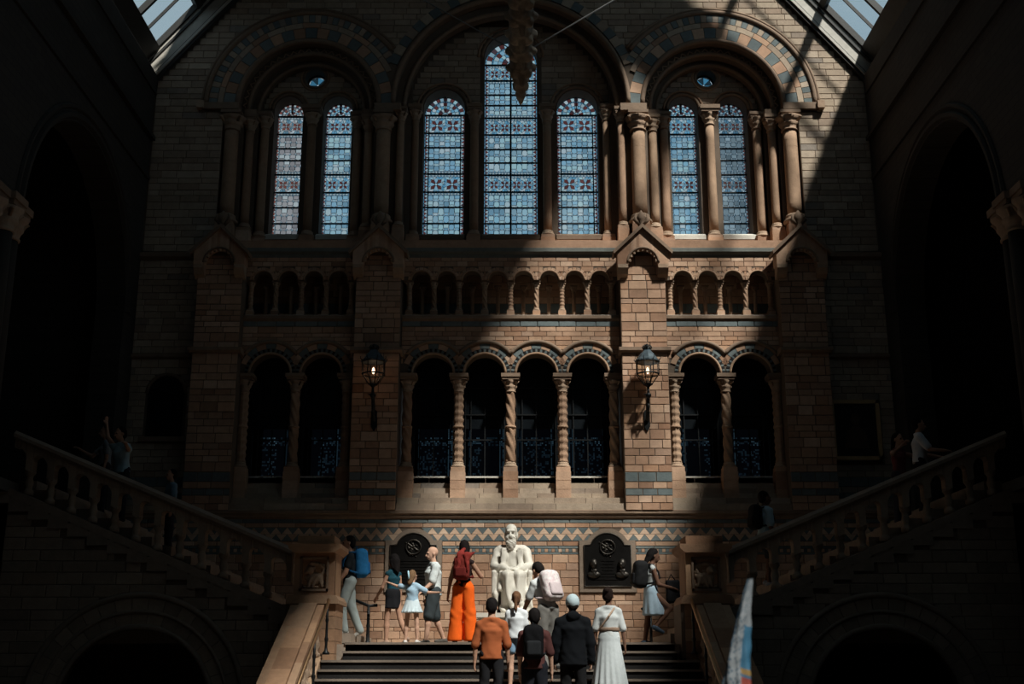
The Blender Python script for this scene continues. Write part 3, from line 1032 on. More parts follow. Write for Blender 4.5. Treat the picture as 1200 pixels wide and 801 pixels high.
def quarry(mb, x0, x1, z0, z1, P):
    nx = max(3, int(round((x1 - x0) / .125)))
    nz = max(1, int(round((z1 - z0) / .16)))
    dx, dz = (x1 - x0) / nx, (z1 - z0) / nz
    cl = lambda: jit(P['white'], .1) if random.random() < .09 else jit(P['light'] if random.random() < .6 else P['mid'], .25)
    for j in range(nz):
        c, d = z0 + j * dz, z0 + (j + 1) * dz
        h1 = c + dz * .42
        for i in range(nx):
            a, b = x0 + i * dx, x0 + (i + 1) * dx
            if i % 2 == (j % 2):
                piece(mb, [(a + dx * .08, c), (b - dx * .08, c), (b - dx * .08, h1 - dz * .06), (a + dx * .08, h1 - dz * .06)], cl())
                piece(mb, [(a, h1 - dz * .06), (b, h1 - dz * .06), (b, d), (a, d)], cl())
            else:
                e, f = dx * .30, dz * .22
                piece(mb, [(a + e, c + .004), (b - e, c + .004), (b, c + f), (b, d - f), (b - e, d - .004), (a + e, d - .004), (a, d - f), (a, c + f)], cl())
                for (p, q, u, v) in ((a, c, 1, 1), (b, c, -1, 1), (b, d, -1, -1), (a, d, 1, -1)):
                    piece(mb, [(p, q), (p + u * e, q), (p, q + v * f)], jit(P['blue']))


def flower(mb, x0, x1, z0, z1, P, n=2):
    w = (x1 - x0) / n
    for k in range(n):
        cx, cz = x0 + (k + .5) * w, (z0 + z1) / 2
        h = (z1 - z0)
        R = min(w, h) * .47
        for i in range(8):
            a0, a1 = PI / 4 * i - PI / 8 + PI / 4, PI / 4 * (i + 1) - PI / 8 + PI / 4
            am = (a0 + a1) / 2
            col = jit(P['red']) if i % 2 == 0 else jit(P['mid'])
            r0 = R * .2
            piece(mb, [(cx + r0 * math.cos(a0), cz + r0 * math.sin(a0)), (cx + R * .75 * math.cos(a0), cz + R * .75 * math.sin(a0)), (cx + R * math.cos(am), cz + R * math.sin(am)),
                       (cx + R * .75 * math.cos(a1), cz + R * .75 * math.sin(a1)), (cx + r0 * math.cos(a1), cz + r0 * math.sin(a1))], col)
        piece(mb, [(cx + R * .2 * math.cos(PI / 4 * i), cz + R * .2 * math.sin(PI / 4 * i)) for i in range(8)], P['white'])
        # surround
        for i in range(8):
            a = PI / 4 * i + PI / 8 + PI / 4
            b = a + PI / 4
            def edge(t):
                s = 1 / max(abs(math.cos(t)) / (w / 2), abs(math.sin(t)) / (h / 2))
                return (cx + s * math.cos(t), cz + s * math.sin(t))
            m = (a + b) / 2
            piece(mb, [(cx + R * .8 * math.cos(a), cz + R * .8 * math.sin(a)), edge(a), edge(m), (cx + R * math.cos(m), cz + R * math.sin(m))], jit(P['light'] if i % 2 else P['blue']))
            piece(mb, [(cx + R * math.cos(m), cz + R * math.sin(m)), edge(m), edge(b), (cx + R * .8 * math.cos(b), cz + R * .8 * math.sin(b))], jit(P['blue'] if i % 3 else P['white']))


def head(mb, r, P):
    def rg(r0, r1, n, cols, off=0.0):
        for i in range(n):
            a, b = PI * (i + off) / n, PI * (i + 1 + off) / n
            if b > PI + 1e-6: continue
            piece(mb, [(r0 * math.cos(a), r0 * math.sin(a)), (r1 * math.cos(a), r1 * math.sin(a)), (r1 * math.cos((a + b) / 2) * 1.0, r1 * math.sin((a + b) / 2)), (r1 * math.cos(b), r1 * math.sin(b)), (r0 * math.cos(b), r0 * math.sin(b))], jit(cols[i % len(cols)]))
    rg(r * .95, r, 24, [P['blue']])
    rg(r * .74, r * .95, 15, [P['light'], P['red'], P['white'], P['dark']])
    rg(r * .69, r * .74, 18, [P['deep']])
    rg(r * .50, r * .69, 11, [P['white'], P['mid'], P['red']])
    rg(r * .34, r * .50, 9, [P['light'], P['blue']])
    rg(r * .15, r * .34, 7, [P['red'], P['white'], P['dark']])
    rg(r * .02, r * .15, 5, [P['white'], P['mid']])


def pane_mesh(x0, x1, h, kind, P, bl, br):
    """kind: f = flower row, b = quarries under a bead row, q = quarries, e = quarries over a bead row"""
    mb = MB()
    a, b = x0, x1
    if bl: border_v(mb, x0, x0 + bl, 0, h, P); a = x0 + bl
    if br: border_v(mb, x1 - br, x1, 0, h, P); b = x1 - br
    z0, z1 = 0.0, h
    if kind in 'fb': border_h(mb, a, b, h - .062, h, P); z1 = h - .062
    if kind == 'e': border_h(mb, a, b, 0, .062, P); z0 = .062
    if kind == 'f': flower(mb, a, b, z0, z1, P, 2 if (b - a) > .35 else (2 if bl and br and b - a > .3 else 1))
    else: quarry(mb, a, b, z0, z1, P)
    return mb.mesh('pane', M['stain'])


GY = 25.99
WLAB = ['tall narrow lancet window of warm pink stained glass, leftmost of all', 'narrow blue lancet window beside the pink leftmost one', 'round headed blue stained glass window left of the tall central one',
        'tallest central stained glass window behind the hanging tail bones', 'round headed blue stained glass window right of the tall central one',
        'narrow blue lancet window left of the paired lights in the sunlit arch', 'narrow grey lancet window, rightmost of all, in the sunlit arch']
for wi, (c, r, zs) in enumerate(LAN):
    P = PAL['warm' if wi == 0 else ('grey' if wi == 6 else 'cool')]
    w = thing('window_%d' % (wi + 1), WLAB[wi], None, (c, GY, 11.9), kind='structure')
    zb = 11.9
    if wi == 3: kinds, hts = 'fbqefbqefbqe'[::1], [60, 55, 40, 48, 63, 55, 50, 45, 62, 58, 57, 55]
    else: kinds, hts = 'fbqefbqe', [93, 75, 62, 73, 92, 77, 81, 77]
    tot = sum(hts)
    z = zs
    bars = MB()
    for kd, ht in zip(kinds, hts):
        h = ht / tot * (zs - zb)
        z -= h
        hh = h - .024
        bw = .075 if r < .4 else .105
        if wi == 3:
            inst('pane', pane_mesh(-r, -.015, hh, kd, P, bw, 0), w, (c, GY, z + .012))
            inst('pane', pane_mesh(.015, r, hh, kd, P, 0, bw), w, (c, GY, z + .012))
        else:
            inst('pane', pane_mesh(-r, r, hh, kd, P, bw, bw), w, (c, GY, z + .012))
        bars.box(c - r, c + r, GY - .03, GY + .02, z - .013, z + .013)
    hb = MB(); head(hb, r, P)
    inst('pane', hb.mesh('pane', M['stain']), w, (c, GY, zs + .012))
    bars.box(c - r, c + r, GY - .03, GY + .02, zs - .015, zs + .015)
    bars.box(c - .012, c + .012, GY - .02, GY + .02, zs + r * .26 if wi != 3 else zb, zs + r)
    if wi in (2, 4):
        for s in (-1, 1): bars.box(c + s * (r - .105) - .01, c + s * (r - .105) + .01, GY - .02, GY + .02, zb, zs)
    if wi == 3: bars.box(c - .02, c + .02, GY - .03, GY + .02, zb, zs)
    bars.build('saddle_bars', M['leadbar'], w)
# glass of the small round eyes
for s in (-1, 1):
    mb = MB()
    P = PAL['cool']
    for i in range(8):
        a, b = PI / 4 * i, PI / 4 * (i + 1)
        piece(mb, [(.02 * math.cos(a), .02 * math.sin(a)), (.21 * math.cos(a), .21 * math.sin(a)), (.21 * math.cos(b), .21 * math.sin(b)), (.02 * math.cos(b), .02 * math.sin(b))], jit(P['deep'] if i % 2 else (.03, .06, .08)))
    inst('oculus_glass', mb.mesh('oculus_glass', M['stain']), wall_back, (s * 4.62, 25.98, 15.8))

# ================================================================== roof
def rp(side, xs, y, up=0.0):
    """a point of the roof slope; up = distance above it"""
    n = math.hypot(1, RS)
    return (side * (xs + up * RS / n), y, RIDGE - RS * xs + up / n)


def roof_box(mb, side, xa, xb, ya, yb, u0, u1):
    vs = [rp(side, xa, ya, u0), rp(side, xb, ya, u0), rp(side, xb, yb, u0), rp(side, xa, yb, u0), rp(side, xa, ya, u1), rp(side, xb, ya, u1), rp(side, xb, yb, u1), rp(side, xa, yb, u1)]
    mb.add(vs, [(0, 3, 2, 1), (4, 5, 6, 7), (0, 1, 5, 4), (1, 2, 6, 5), (2, 3, 7, 6), (3, 0, 4, 7)])


XG = 4.60
mb = MB()
for s in (-1, 1):
    roof_box(mb, s, 0.0, XG, -6.5, 26.2, 0.0, 0.3)
    roof_box(mb, s, XG - .05, 8.9, 24.85, 26.2, 0.015, 0.05)
ceiling = struct('ceiling', mb, M['roofpaint'], 'steep painted ceiling between the glazed roof slopes')
YB = [24.78 - 1.4 * i for i in range(23)]
for s in (-1, 1):
    nm = 'left' if s < 0 else 'right'
    sk = thing('skylight', 'long band of glass panes in the %s roof slope beside the gable' % nm, 'skylight', (s * 8.1, 24.0, 15.4), kind='structure')
    # verge mouldings on the gable, following the slope
    for (c0, c1, yf, mk) in ((25.16, 25.27, 24.80, 'ribdark'), (25.27, 25.36, 24.76, 'rib'), (25.36, 25.42, 24.80, 'ribdark'), (25.42, 25.78, 24.82, 'rib'), (25.78, 25.86, 24.78, 'ribdark'), (25.86, 26.12, 24.80, 'rib')):
        MB().prism([(s * .1, c0 - RS * .1), (s * .1, c1 - RS * .1), (s * 8.5, c1 - RS * 8.5), (s * 8.5, c0 - RS * 8.5)], yf, 24.95).build('verge_moulding', M[mk], sk)
    for (xa, w_) in ((8.45, .56), (7.3, .10), (5.9, .10), (XG, .14)):
        m2 = MB(); roof_box(m2, s, xa - w_ / 2, xa + w_ / 2, -6.5, 24.85, -.10, .08); m2.build('purlin', M['ribdark'], sk)
    for i, y in enumerate(YB):
        m2 = MB(); roof_box(m2, s, XG, 8.6, y - .04, y + .04, -.08, .06); m2.build('rafter', M['ribdark'], sk)
        m2 = MB(); roof_box(m2, s, XG, 8.6, y - .715, y - .685, -.02, .05); m2.build('glazing_bar', M['ribdark'], sk)
    pm = {}
    for (xa, xb) in ((7.35, 8.2), (5.95, 7.25), (XG + .05, 5.85)):
        far = MB()
        for i, y in enumerate(YB):
            for (y1, y0) in ((y - .04, y - .685), (y - .715, y - 1.36)):
                if (xa < 5.9 and 21.9 < (y0 + y1) / 2 < 23.7) or (s < 0 and xa < 7.2):  # added opaque panels, keeping sun off the left side and arch top
                    m2 = MB(); roof_box(m2, s, xa, xb, y0, y1, .0, .03); m2.build('sun_block_panel', M['rib' if s > 0 else 'roofpaint'], sk)
                    continue
                if i < 5:
                    m2 = MB(); roof_box(m2, s, xa, xb, y0, y1, .018, .024); m2.build('pane', M['pane'], sk)
                else:
                    roof_box(far, s, xa, xb, y0, y1, .018, .024)
        far.build('pane_rows', M['pane'], sk, kind='stuff')

# ================================================================== side walls, galleries, front wall
for s in (-1, 1):
    nm = 'left' if s < 0 else 'right'
    mb = MB()
    hol = []
    for yc in (21.35, 14.3, 7.3, 0.3):
        hol.append(('arch', yc, 2.75, 9.6, 5.2 if yc < 20 else 0.0))
        if yc < 20: hol.append(('arch', yc, 2.3, 2.4, 0.0))
    slices(mb, -6.5, 25.0, 0, 15.4, s * 8.15, s * 8.75, hol, n=24)
    # cornice, eaves plate, piers with shafts
    mb2 = MB()
    for z0, z1, d in ((13.86, 13.95, .10), (13.95, 14.02, .05), (15.0, 15.45, .04), (12.9, 12.98, .05)):
        mb2.box(-6.5, 24.9, s * (8.15 - d), s * 8.3, z0, z1)
    for yc in (21.35, 14.3, 7.3, .3):
        n = 28
        for R, rad in ((2.85, .07), (3.02, .05)):
            mb2.tube([(yc + R * math.cos(PI * i / n), s * 8.14, 9.6 + R * math.sin(PI * i / n)) for i in range(n + 1)], rad, 6)
    sw = lambda x, y, z: (y, x, z)
    mb.shear(sw); mb2.shear(sw)
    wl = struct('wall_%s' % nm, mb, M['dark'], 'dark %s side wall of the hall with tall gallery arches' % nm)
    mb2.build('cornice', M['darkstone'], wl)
    for yc in (17.8, 10.8, 3.8):
        for d in (-.42, 0, .42):
            column(wl, s * (8.12 - (.08 if d == 0 else 0)), yc + d, 0.0, 9.6, .15, 'plain', plinth=.4, pw=.4, impost=.2, iw=.5, mat='darkstone')
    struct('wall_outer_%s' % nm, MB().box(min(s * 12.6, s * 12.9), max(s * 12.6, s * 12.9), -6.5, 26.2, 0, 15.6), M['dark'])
    struct('floor_gallery_%s' % nm, MB().box(min(s * 8.75, s * 12.7), max(s * 8.75, s * 12.7), -6.5, 24.9, 5.3, 5.5), M['floor'])
    struct('ceiling_gallery_%s' % nm, MB().box(min(s * 8.2, s * 12.9), max(s * 8.2, s * 12.9), -6.5, 26.2, 15.4, 15.6), M['darkstone'])
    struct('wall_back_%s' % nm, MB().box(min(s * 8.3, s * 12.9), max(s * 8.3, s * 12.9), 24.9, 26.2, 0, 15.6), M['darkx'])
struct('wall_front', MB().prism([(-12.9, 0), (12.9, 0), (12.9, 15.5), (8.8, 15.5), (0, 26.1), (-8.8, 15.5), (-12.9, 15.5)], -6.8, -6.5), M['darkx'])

# ================================================================== landing and stairs
SLOPE = .145 / .29
mb = MB().box(-3.75, 3.75, 20.5, DF, 2.4, 2.72)
struct('floor_landing', mb, M['landing'], 'stone landing in front of the statue')
stair = thing('staircase', 'wide central flight of dark stone steps rising to the landing', 'staircase', (0, 20.5, 0))
for i in range(-1, 18):
    z = 2.75 - .145 * (i + 1)
    y = 20.5 - .29 * (i + 1)
    W_ = 3.05 if i > 0 else 2.75
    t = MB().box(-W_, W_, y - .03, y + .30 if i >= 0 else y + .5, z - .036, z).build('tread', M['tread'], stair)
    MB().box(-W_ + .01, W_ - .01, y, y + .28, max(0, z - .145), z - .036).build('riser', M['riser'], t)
struct('wall_under_stairs', MB().prism_x([(20.5, 2.4), (24.4, 2.4), (24.4, 0), (15.35, 0)], -3.04, 3.04), M['darkstone'])

for s in (-1, 1):
    nm = 'left' if s < 0 else 'right'
    X0, X1 = 3.08, 3.72
    cz = lambda y: 3.40 - SLOPE * (20.25 - y)
    pr = thing('stair_parapet', '%s sloping stone parapet of the central stairs with broad coping' % nm, 'parapet', (s * 3.4, 17.8, 0))
    # solid string below
    MB().prism_x([(20.13, 2.0), (20.13, cz(20.13) - .78), (14.75, cz(14.75) - .78), (14.75, 0), (20.13, 0)], min(s * 3.06, s * 3.59), max(s * 3.06, s * 3.59)).build('string_wall', M['parapet'], pr)
    MB().prism_x([(20.13, cz(20.13) - .24), (20.13, cz(20.13) - .13), (14.75, cz(14.75) - .13), (14.75, cz(14.75) - .24)], min(s * 3.10, s * 3.56), max(s * 3.10, s * 3.56)).build('under_rail', M['parapet'], pr)
    y = 20.13
    k = 0
    while y > 14.9:
        for (xa, xb, up, off) in ((3.06, 3.18, 0.0, 0), (3.18, 3.48, .035, .25), (3.48, 3.62, 0.0, .1)):
            ya, yb = y - off if k else y, y - .62 - off
            yb = max(yb, 14.75)
            if ya - yb < .05: continue
            MB().prism_x([(ya, cz(ya) + up), (ya, cz(ya) - .13), (yb + .014, cz(yb) - .13), (yb + .014, cz(yb) + up)], min(s * xa, s * xb) + .005, max(s * xa, s * xb) - .005).build('coping_stone', M['parapet'], pr)
        y -= .62; k += 1
    bm = MB().lathe([(.075, 0), (.075, .06), (.05, .08), (.045, .12), (.075, .2), (.06, .26), (.045, .34), (.05, .40), (.075, .43), (.08, .48), (.08, .62)], n=10, mod=lambda a, z, i: 1 + .08 * math.cos(6 * a)).mesh('baluster', M['carve'], True)
    for i in range(18):
        yy = 20.05 - .30 * i
        for xx in (3.17, 3.48): inst('baluster', bm, pr, (s * xx, yy, cz(yy) - .80))
    # pedestal
    pe = thing('stair_pedestal', ('lit left' if s < 0 else 'shaded right') + ' stone pedestal with carved beast panel at the stair head', 'pedestal', (s * 3.27, 20.65, 0))
    cx = s * 3.27
    MB().box(cx - .45, cx + .375, 20.23, 21.09, 0.0, 3.36).build('base_core', M['core'], pe)
    zz_ = 1.36
    for q_ in range(10):
        sp_ = cx + (-.12 if q_ % 2 else .14)
        MB().box(cx - .385, sp_ - .004, 20.215, 21.1, zz_ + .004, zz_ + .196).build('base_block', M['parapet'], pe)
        MB().box(sp_ + .004, cx + .385, 20.215, 21.1, zz_ + .004, zz_ + .196).build('base_block', M['parapet'], pe)
        zz_ += .2
    MB().prism([(cx - .435, 3.36), (cx + .435, 3.36), (cx + .435, 3.42), (cx + .385, 3.50), (cx - .385, 3.50), (cx - .435, 3.42)], 20.14, 21.18).build('base_moulding', M['parapet'], pe)
    mb = MB()
    slices(mb, cx - .335, cx + .335, 3.50, 4.2, 20.26, 20.40, [('box', cx - .205, cx + .205, 3.60, 4.10)])
    mb.box(cx - .335, cx + .335, 20.34, 21.06, 3.50, 4.2)
    mb.build('die', M['parapet'], pe)
    fr = MB()
    for (xa, xb, za, zb) in ((-.24, .24, 4.09, 4.13), (-.24, .24, 3.57, 3.61), (-.24, -.205, 3.57, 4.13), (.205, .24, 3.57, 4.13)): fr.box(cx + xa, cx + xb, 20.24, 20.30, za, zb)
    fr.build('panel_frame', M['mould'], pe)
    MB().prism([(cx - .355, 4.2), (cx + .355, 4.2), (cx + .435, 4.27), (cx + .435, 4.34), (cx - .435, 4.34), (cx - .435, 4.27)], 20.14, 21.18).build('cornice', M['parapet'], pe)
    MB().box(cx - .31, cx + .31, 20.3, 21.0, 4.34, 4.49).build('top_block', M['parapet'], pe)
    PED = globals().setdefault('PEDS', {}); PED[s] = pe
    # side flight: wall, arch, string, steps, balustrade
    fz = lambda x: 3.34 + .41 * (abs(x) - 3.84)       # top of the string
    mb = MB()
    A, B = 3.70, 8.75
    slices(mb, A, B, 0.0, lambda x: fz(x) - .24, 20.82, 21.1, [('arch', 6.3, 1.30, 1.70, 0.0)], n=28)
    mb.shear(lambda x, y, z: (s * x, y, z))
    fw = struct('wall_flight_%s' % nm, mb, M['core'], 'dark wall under the %s side flight with a round archway' % nm)
    ms = Masonry(fw)
    z = 1.2
    while z < 5.3:
        h = random.choice((.17, .19, .21))
        lo = max(A, 3.84 + (z + h + .26 - 3.34) / .41)
        ex = [(s * c0, s * c1) if s > 0 else (s * c1, s * c0) for c0, c1 in circ_excl(z + h / 2, [(6.3, 1.70, 1.84, 0)])]
        if lo < B: ms.course(min(s * lo, s * B), max(s * lo, s * B), z, z + h, 20.82, 'flightblk', (.35, .65), ex)
        z += h
    ms.flush(300)
    ring(fw, s * 6.3, 1.70, 1.30, 1.56, 20.80, 20.95, 17, ['flightblk'])
    ring(fw, s * 6.3, 1.70, 1.57, 1.80, 20.79, 20.95, 19, ['flightblk'])
    for R, rad in ((1.31, .05), (1.565, .03), (1.84, .05)): arc_roll(fw, s * 6.3, 1.70, R, rad, 20.79, 'flightdark', 'roll_moulding')
    fl = thing('staircase', '%s side flight of steps climbing from the landing behind its balustrade' % nm, 'staircase', (s * 3.3, 22.6, 2.75))
    for i in range(17):
        xa = 2.76 + .355 * i
        z = 2.75 + .165 * (i + 1)
        MB().box(min(s * xa, s * 8.76), max(s * xa, s * 8.76), 21.2, DF - .015, z - .165, z).build('step', M['landing'], fl)
        MB().box(min(s * (xa + .99), s * (xa + 1.345)), max(s * (xa + .99), s * (xa + 1.345)), 20.77, 21.05, 3.10 + .41 * (xa + 1.0 - 3.84), 3.34 + .41 * (xa + 1.0 - 3.84)).build('step_end', M['flightdark'], fl)
    struct('wall_flight_core_%s' % nm, MB().prism([(s * 3.4, 0), (s * 4.4, 0), (s * 4.4, 3.0), (s * 3.4, 2.7)], 21.1, DF), M['darkstone'])
    ba = thing('balustrade', '%s stair balustrade of small arches climbing to the %s gallery' % (nm, nm), 'balustrade', (s * 3.8, 20.95, 2.75))
    sh = lambda x, y, z: (s * x, y, z + .41 * (x - 3.84))
    m2 = MB().prism([(3.76, 3.22), (8.75, 3.22), (8.75, 3.36), (3.76, 3.36)], 20.76, 21.12); m2.shear(sh); m2.build('string', M['flightdark'], ba)
    m2 = MB().prism_x([(20.74, 4.26), (20.74, 4.32), (20.82, 4.38), (21.06, 4.38), (21.14, 4.32), (21.14, 4.26), (21.06, 4.22), (20.82, 4.22)], 3.76, 8.75); m2.shear(sh); m2.build('handrail', M['flightdark'], ba)
    m2 = MB(); cs = [3.98 + .39 * i for i in range(13)]
    slices(m2, 3.76, 8.75, 3.78, 4.24, 20.83, 21.05, [('arch', c, .135, 3.98, 3.78) for c in cs], n=12); m2.shear(sh); m2.build('arcade_panel', M['flightblk'], ba)
    bm = MB().lathe([(.09, 0), (.09, .08), (.06, .10), (.055, .14), (.075, .22), (.055, .30), (.06, .34), (.09, .38), (.095, .44)], n=9).mesh('baluster', M['flightblk'], True)
    for c in cs[:-1]:
        x = c + .195
        inst('baluster', bm, ba, (s * x, 20.94, 3.36 + .41 * (x - 3.84)))

# column seen through the left archway
column(wall_dado, -5.55, 23.2, 0.0, 3.2, .16, 'plain', plinth=.3, pw=.4, impost=.15, iw=.5)

# ---- rails
for s in (-1, 1):
    nm = 'left' if s < 0 else 'right'
    hr = thing('stair_rail', '%s metal handrail on turned iron posts along the central stairs' % nm, 'handrail', (s * 2.98, 20.1, 2.6))
    zc_ = lambda y: 3.42 - SLOPE * (20.12 - y)
    MB().tube([(s * 3.0, 20.12, 3.36), (s * 2.99, 20.08, 3.42), (s * 2.98, 19.95, zc_(19.95)), (s * 2.98, 14.9, zc_(14.9))], .026, 8).build('rail', M['brass'], hr, True)
    pm = MB().lathe([(.06, 0), (.06, .03), (.03, .06), (.022, .12), (.022, .2), (.035, .24), (.022, .28), (.02, .5), (.03, .54), (.02, .58), (.02, .80)], n=10).mesh('post', M['iron'], True)
    for i in range(5):
        y = 19.95 - i * 1.16
        inst('post', pm, hr, (s * 2.98, y, zc_(y) - .79))
wr_ = thing('landing_rail', 'short black rail on an iron post beside the left plaque', 'handrail', (-2.62, 22.6, 2.75))
inst('post', MB().lathe([(.07, 0), (.06, .03), (.035, .07), (.03, .3), (.04, .34), (.028, .38), (.028, .70)], n=10).mesh('post', M['iron'], True), wr_, (-2.62, 22.6, 2.75))
MB().tube([(-3.05, 22.6, 3.62), (-2.62, 22.6, 3.45), (-2.46, 22.62, 3.46)], .028, 8).build('rail', M['iron'], wr_, True)
wr_ = thing('landing_rail', 'low iron rail by the right flight beside the walking woman', 'handrail', (2.9, 22.9, 2.75))
inst('post', MB().lathe([(.05, 0), (.04, .03), (.028, .07), (.024, .72)], n=10).mesh('post', M['iron'], True), wr_, (2.62, 22.9, 2.75))
inst('post', wr_.children[0].data, wr_, (3.3, 22.9, 2.85))
MB().tube([(2.45, 22.9, 3.40), (2.62, 22.9, 3.47), (3.3, 22.9, 3.58), (3.9, 22.9, 3.85)], .026, 8).build('rail', M['iron'], wr_, True)

# ================================================================== solid modelling with distance fields
def _round_cone(P, a, b, ra, rb):
    a, b = np.array(a, float), np.array(b, float)
    ba = b - a
    L2 = max(float(ba @ ba), 1e-9)
    t = np.clip(((P - a) @ ba) / L2, 0, 1)
    return np.linalg.norm(P - a - t[..., None] * ba, axis=-1) - (ra + (rb - ra) * t)


def _ell(P, c, r, R=None):
    q = P - np.array(c, float)
    if R is not None: q = q @ R
    r = np.array(r, float)
    k0 = np.linalg.norm(q / r, axis=-1)
    k1 = np.linalg.norm(q / (r * r), axis=-1)
    return k0 * (k0 - 1.0) / np.maximum(k1, 1e-9)


def _ecap(P, a, b, A, B, side):
    """capsule of elliptic section: half widths A=(wa, wb) along side, B=(da, db) across"""
    a, b = np.array(a, float), np.array(b, float)
    ba = b - a; L = np.linalg.norm(ba); w = ba / L
    u = np.array(side, float); u = u - w * (u @ w); u /= np.linalg.norm(u)
    v = np.cross(w, u)
    q = P - a
    t = q @ w
    tc = np.clip(t / L, 0, 1)
    aa = A[0] + (A[1] - A[0]) * tc; bb = B[0] + (B[1] - B[0]) * tc
    ex = t - tc * L
    m = np.minimum(aa, bb)
    k = np.sqrt(((q @ u) / aa) ** 2 + ((q @ v) / bb) ** 2 + (ex / (m * .6)) ** 2)
    return (k - 1) * m


def _box(P, c, h, rd, R=None):
    q = P - np.array(c, float)
    if R is not None: q = q @ R
    q = np.abs(q) - (np.array(h, float) - rd)
    return np.linalg.norm(np.maximum(q, 0), axis=-1) + np.minimum(q.max(axis=-1), 0) - rd


def _bounds(p):
    k = p[0]
    if k == 'cap': pts = [(p[1], p[3]), (p[2], p[4])]
    elif k == 'ell': pts = [(p[1], max(p[2]))]
    elif k == 'ecap': pts = [(p[1], max(p[3][0], p[4][0])), (p[2], max(p[3][1], p[4][1]))]
    else: pts = [(p[1], float(np.linalg.norm(p[2])))]
    lo = np.min([np.array(c, float) - r for c, r in pts], axis=0)
    hi = np.max([np.array(c, float) + r for c, r in pts], axis=0)
    return lo, hi


def _eval(p, P):
    if p[0] == 'cap': return _round_cone(P, *p[1:5])
    if p[0] == 'ell': return _ell(P, *p[1:4])
    if p[0] == 'ecap': return _ecap(P, *p[1:6])
    return _box(P, *p[1:5])


def solid(prims, h=.013, k=.02, cuts=(), wrinkle=None, disp=None):
    """smooth union of the primitives, cut by half spaces (point, outward normal); returns verts, quads (surface nets)"""
    bs = [_bounds(p) for p in prims]
    pad = k + 3 * h
    lo = np.min([b[0] for b in bs], axis=0) - pad
    hi = np.max([b[1] for b in bs], axis=0) + pad
    n = np.ceil((hi - lo) / h).astype(int) + 1
    ax = [lo[i] + h * np.arange(n[i]) for i in range(3)]
    G = np.full(n, .3)
    for p, (bl, bh) in zip(prims, bs):
        i0 = np.maximum(((bl - pad - lo) / h).astype(int), 0)
        i1 = np.minimum(((bh + pad - lo) / h).astype(int) + 2, n)
        sl = tuple(slice(i0[i], i1[i]) for i in range(3))
        X, Y, Z = np.meshgrid(ax[0][sl[0]], ax[1][sl[1]], ax[2][sl[2]], indexing='ij')
        d = _eval(p, np.stack([X, Y, Z], -1))
        g = G[sl]
        kk = np.maximum(k - np.abs(g - d), 0) / k
        G[sl] = np.minimum(g, d) - kk * kk * k * .25
    X, Y, Z = np.meshgrid(*ax, indexing='ij')
    if wrinkle:
        am, fr = wrinkle
        G = G + am * np.sin(fr * (X + .4 * Z) + 2 * np.sin(fr * .35 * Z + 1)) * np.sin(fr * .8 * (Y - .5 * Z) + 1.3)
    if disp is not None: G = G + disp(X, Y, Z)
    for pt, nr in cuts:
        G = np.maximum(G, (X - pt[0]) * nr[0] + (Y - pt[1]) * nr[1] + (Z - pt[2]) * nr[2])
    s = G < 0
    nx, ny, nz = G.shape
    cnt = np.zeros((nx - 1, ny - 1, nz - 1)); acc = np.zeros((nx - 1, ny - 1, nz - 1, 3))
    cs = [(0, 0, 0), (1, 0, 0), (0, 1, 0), (1, 1, 0), (0, 0, 1), (1, 0, 1), (0, 1, 1), (1, 1, 1)]
    vw = lambda A, c: A[c[0]:nx - 1 + c[0], c[1]:ny - 1 + c[1], c[2]:nz - 1 + c[2]]
    for i in range(8):
        for d in range(3):
            if cs[i][d]: continue
            e = list(cs[i]); e[d] = 1
            ga, gb = vw(G, cs[i]), vw(G, e)
            m = (ga < 0) != (gb < 0)
            t = np.where(m, ga / np.where(m, ga - gb, 1), 0)
            cnt += m
            for q in range(3):
                acc[..., q] += np.where(m, cs[i][q] + (t if q == d else 0), 0)
    act = cnt > 0
    idx = -np.ones(act.shape, int)
    ids = np.argwhere(act)
    idx[act] = np.arange(len(ids))
    V = lo + h * (ids + acc[act] / cnt[act][:, None])
    F = []
    for d in range(3):
        o1, o2 = (d + 1) % 3, (d + 2) % 3
        sh = [slice(0, None)] * 3
        a = [slice(None)] * 3; b = [slice(None)] * 3
        a[d] = slice(0, -1); b[d] = slice(1, None)
        cr = s[tuple(a)] != s[tuple(b)]
        inside_first = s[tuple(a)]
        E = np.argwhere(cr)
        E = E[(E[:, o1] > 0) & (E[:, o2] > 0) & (E[:, o1] < act.shape[o1]) & (E[:, o2] < act.shape[o2])]
        if not len(E): continue
        def at(d1, d2):
            q = E.copy(); q[:, o1] -= d1; q[:, o2] -= d2
            return idx[q[:, 0], q[:, 1], q[:, 2]]
        Q = np.stack([at(1, 1), at(0, 1), at(0, 0), at(1, 0)], 1)
        fl = ~inside_first[E[:, 0], E[:, 1], E[:, 2]]
        Q[fl] = Q[fl][:, ::-1]
        F.append(Q)
    return V, np.concatenate(F)


